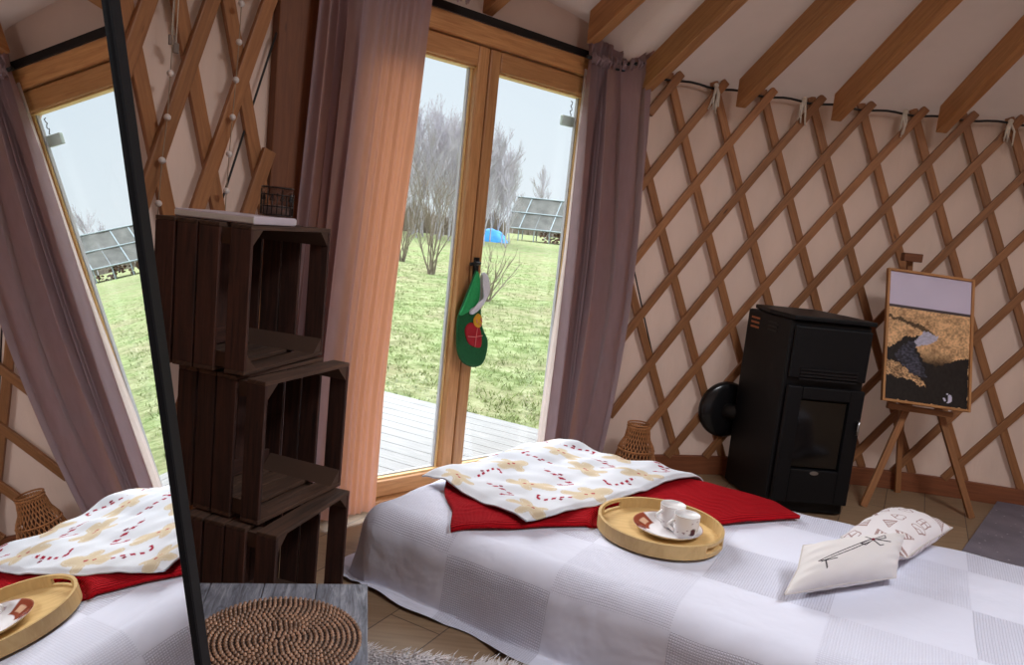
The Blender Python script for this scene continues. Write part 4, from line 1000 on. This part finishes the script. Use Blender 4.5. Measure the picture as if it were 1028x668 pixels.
bark = plain('hazed_bark', (170, 161, 164), .95, 0, .2, 8); bark2 = plain('pale_twig_bark', (116, 102, 86), .95, 0, .2, 8)  # grove bark is lightened to paint distance haze into its colour
def bare_tree(seed, H_, mat, levels=4, spread=.5, trunk=.09, nb_=6, first=.25, name='bare_tree', thin=.012):
    rs = random.Random(seed); m = MB()
    def br(p, d, L_, r, lv):
        k = 4; pts = [p]; dd_ = d.copy()
        for i in range(k): dd_ = (dd_+V((rs.uniform(-.12, .12), rs.uniform(-.12, .12), rs.uniform(-.02, .12)))).normalized(); pts.append(pts[-1]+dd_*L_/k)
        m.tube(pts, [max(thin, r*(1-.7*i/k)) for i in range(k+1)], 4 if lv < 2 else 3, cap=False)
        if lv >= levels: return
        for j in range(nb_ if lv else nb_+4):
            t = rs.uniform(first if lv == 0 else .15, 1); i = min(k-1, int(t*k)); q = pts[i].lerp(pts[i+1], t*k-i)
            a = rs.uniform(0, 6.28); s_ = spread*(1.1 if lv == 0 else 1); nd = (dd_+V((math.cos(a)*s_, math.sin(a)*s_, .15))).normalized()
            br(q, nd, L_*rs.uniform(.38, .58)*(1.15-t*.5), r*.5, lv+1)
    br(V((0, 0, 0)), V((0, 0, 1)), H_*.78, trunk, 0)
    return m
def place_tree(src, x, y, sc_, rz, label, group=None, cat='tree'):
    o = src.copy(); COL.objects.link(o); o.location = (x, y, GZ); o.scale = (sc_, sc_, sc_); o.rotation_euler = (0, 0, rz); return tag(o, label, cat, group)
protos = [bare_tree(s, 9.0, bark, 3, .44, .070, 9, .10, thin=.0048).build('bare_tree', bark) for s in (1, 2, 3)]
def az(px_a, dist): a = math.radians(px_a); return dist*math.sin(a), dist*math.cos(a)
rs = random.Random(31); first = [True]*3
def put(k, x, y, s_, label, group=None):
    if first[k]:
        first[k] = False; o = protos[k]; o.location = (x, y, GZ); o.scale = (s_,)*3; o.rotation_euler = (0, 0, rs.uniform(0, 6)); return tag(o, label, 'tree', group)
    return place_tree(protos[k], x, y, s_, rs.uniform(0, 6), label, group)
for i in range(60):        # dense bare grove, left to the middle of the view
    a = -15+ (i/59)*13.6+rs.uniform(-.3, .3); d_ = rs.uniform(48, 66); tall = 1.08 if a < -5 else 1.08-.10*(a+5)*.9
    x, y = az(a, d_); put(i % 3, x, y, tall*rs.uniform(.86, 1.08)*d_/60, 'leafless grey tree in the dense grove beyond the field, seen through the glass door', 'leafless trees of the grove')
for a, d_, s_, lb in ((-.9, 60, .80, 'leafless tree at the right end of the grove, left of the netted greenhouse roof'), (1.7, 92, .92, 'solitary leafless round-crowned tree behind the netted greenhouse'), ):
    x, y = az(a, d_); put(1, x, y, s_, lb)
for a, d_, s_, lb in ((4.4, 88, .62, 'small round leafless tree seen in the mirror above the greenhouse, left one'), (5.3, 92, .85, 'round leafless tree seen in the mirror above the greenhouse, right one')):
    x, y = az(a, d_); put(2, x, y, s_, lb)
for i in range(16):       # farther row
    a = -3+i*1.0+rs.uniform(-.3, .3); d_ = rs.uniform(105, 130); x, y = az(a, d_); put(i % 3, x, y, rs.uniform(.45, .8), 'small leafless tree in the hazy far row behind the field', 'leafless trees of the far row')
# dense undergrowth bank at the foot of the groves
m = MB(); vs, fs = [], []; rs = random.Random(8)
for i in range(15000):
    a = rs.uniform(-17, 14); d_ = (rs.uniform(66, 72) if a < -1.5 else rs.uniform(125, 135)); x, y = az(a, d_); h = rs.uniform(.6, 4.2 if a < -1.5 else 4.5)*(.6+.4*wob(a*.3, 0, 1))
    n = len(vs); q = .05*d_/60; vs += [V((x-q, y, GZ)), V((x+q, y, GZ)), V((x+rs.uniform(-.8, .8), y+rs.uniform(-.5, .5), GZ+h))]; fs.append((n, n+1, n+2))
m.add(vs, fs, [[(0, 0)]*3 for _ in fs]); tag(m.build('undergrowth', plain('brown_undergrowth', (132, 118, 104), 1, 0, .25, .5), origin=(0, 66, GZ)), 'brown brushwood undergrowth behind the leafless trees', 'undergrowth', kind='stuff')
# bushes nearer the yurt
b1 = MB(); rs = random.Random(5)
def bush(seed, n, H_, spread, thin):
    rs = random.Random(seed); m = MB()
    for i in range(n):
        a = rs.uniform(0, 6.28); d_ = V((math.cos(a)*rs.uniform(.05, spread), math.sin(a)*rs.uniform(.05, spread), 1)).normalized(); L_ = H_*rs.uniform(.6, 1); p = V((rs.uniform(-.1, .1), rs.uniform(-.1, .1), 0)); pts = [p]; dd_ = d_
        for k in range(6): dd_ = (dd_+V((rs.uniform(-.15, .15), rs.uniform(-.15, .15), .03))).normalized(); pts.append(pts[-1]+dd_*L_/6)
        m.tube(pts, [max(thin, .022*(1-k/6.5)) for k in range(7)], 4, cap=False)
        for j in range(9):
            t = rs.uniform(.2, .98)*6; i_ = min(5, int(t)); q = pts[i_].lerp(pts[i_+1], t-i_); a2 = rs.uniform(0, 6.28); e_ = (dd_+V((math.cos(a2)*.7, math.sin(a2)*.7, .1))).normalized()
            m.tube([q, q+e_*L_*.12, q+e_*L_*.22+V((0, 0, .05))], [thin*1.2, thin, thin*.7], 3, cap=False)
    return m
def put_bush(m, loc, label):
    o = m.build('bare_bush', bark2); o.location = loc; tag(o, label, 'bush')
put_bush(bush(3, 16, 3.6, .55, .0045), (-2.35, 20.5, GZ), 'leafless multi-stemmed bush on the grass behind the left door pane, nearest the door mullion')
put_bush(bush(4, 12, 3.0, .5, .0045), (-3.8, 24.5, GZ), 'leafless multi-stemmed bush on the grass seen at the left edge of the left door pane')
put_bush(bush(6, 9, 1.5, 1.3, .004), (-.62, 15.0, GZ), 'low leafless twiggy bush just right of the door mullion above the stocking')
# netted greenhouse (lean polytunnel), log pile, tarp
gx, gy = az(-1.45, 74); gh = thing('netted_greenhouse', 'grey netted greenhouse with a sloping roof far across the field', 'greenhouse', (gx, gy, GZ))
net = plain('grey_shade_net', (104, 100, 94), .95, 0, .2, 1.2, spec=.0); fr_m = plain('pale_frame_poles', (140, 146, 146), .6)
def G(x, y, z): return V((gx+x, gy+y, GZ+z))
W_ = 15.0
def sh(x, t): return G(x+1.0*t, 3.2*t, 1.15+3.1*t)
m = MB(); m.grid(lambda u, v: sh(W_*u, v)+V((0, 0, .05*math.sin(u*40))), 60, 10); m.build('net_roof', net, gh, solid=.03)
m = MB(); m.grid(lambda u, v: sh(W_*u, 1)+V((.9*v, 3.4*v, -3.0*v)), 40, 8); m.build('net_back', net, gh, solid=.03)
m = MB()
for i in range(11): m.tube([G(i*1.5, 0, 0), sh(i*1.5, 0), sh(i*1.5, 1), sh(i*1.5, 1)+V((.9, 3.4, -3.0)), G(i*1.5+1.9, 6.6, 0)], .06, 6)
for t in (0, .5, 1): m.tube([sh(0, t)-V((0, .06, -.05)), sh(W_, t)-V((0, .06, -.05))], .07, 6)
m.build('frame_poles', fr_m, gh)
wp_ = thing('wood_pile', 'low pile of brown cut wood stored under the netted greenhouse', 'wood pile', G(5, .8, 0)); m = MB(); rs = random.Random(4); vs_ = []
for i in range(170):
    x = rs.uniform(3.6, 14.5); z = rs.uniform(.1, 1.3); y = rs.uniform(.5, 1.2); L_ = rs.uniform(.3, .6); m.tube([G(x, y-L_/2, z), G(x+rs.uniform(-.2, .2), y+L_/2, z+rs.uniform(-.1, .1))], rs.uniform(.07, .14), 6)
m.build('logs', plain('cut_logs', (132, 100, 84), .95, 0, .4, 2), wp_)['kind'] = 'stuff'
tx, ty = az(-2.35, 60); m = MB(); m.grid(lambda u, v: V((tx+2.8*(u-.5), ty+1.8*(v-.5), GZ+.02+1.0*math.sin(PI*u)**.6*math.sin(PI*v)**.7+.1*wob(u*3, v*3, 1))), 24, 16)
tag(m.build('blue_tarpaulin', plain('blue_tarp', (40, 140, 214), .5, 0, .1, 3), smooth=True, origin=(tx, ty, GZ)), 'bright blue tarpaulin over a heap, left of the greenhouse', 'tarpaulin')
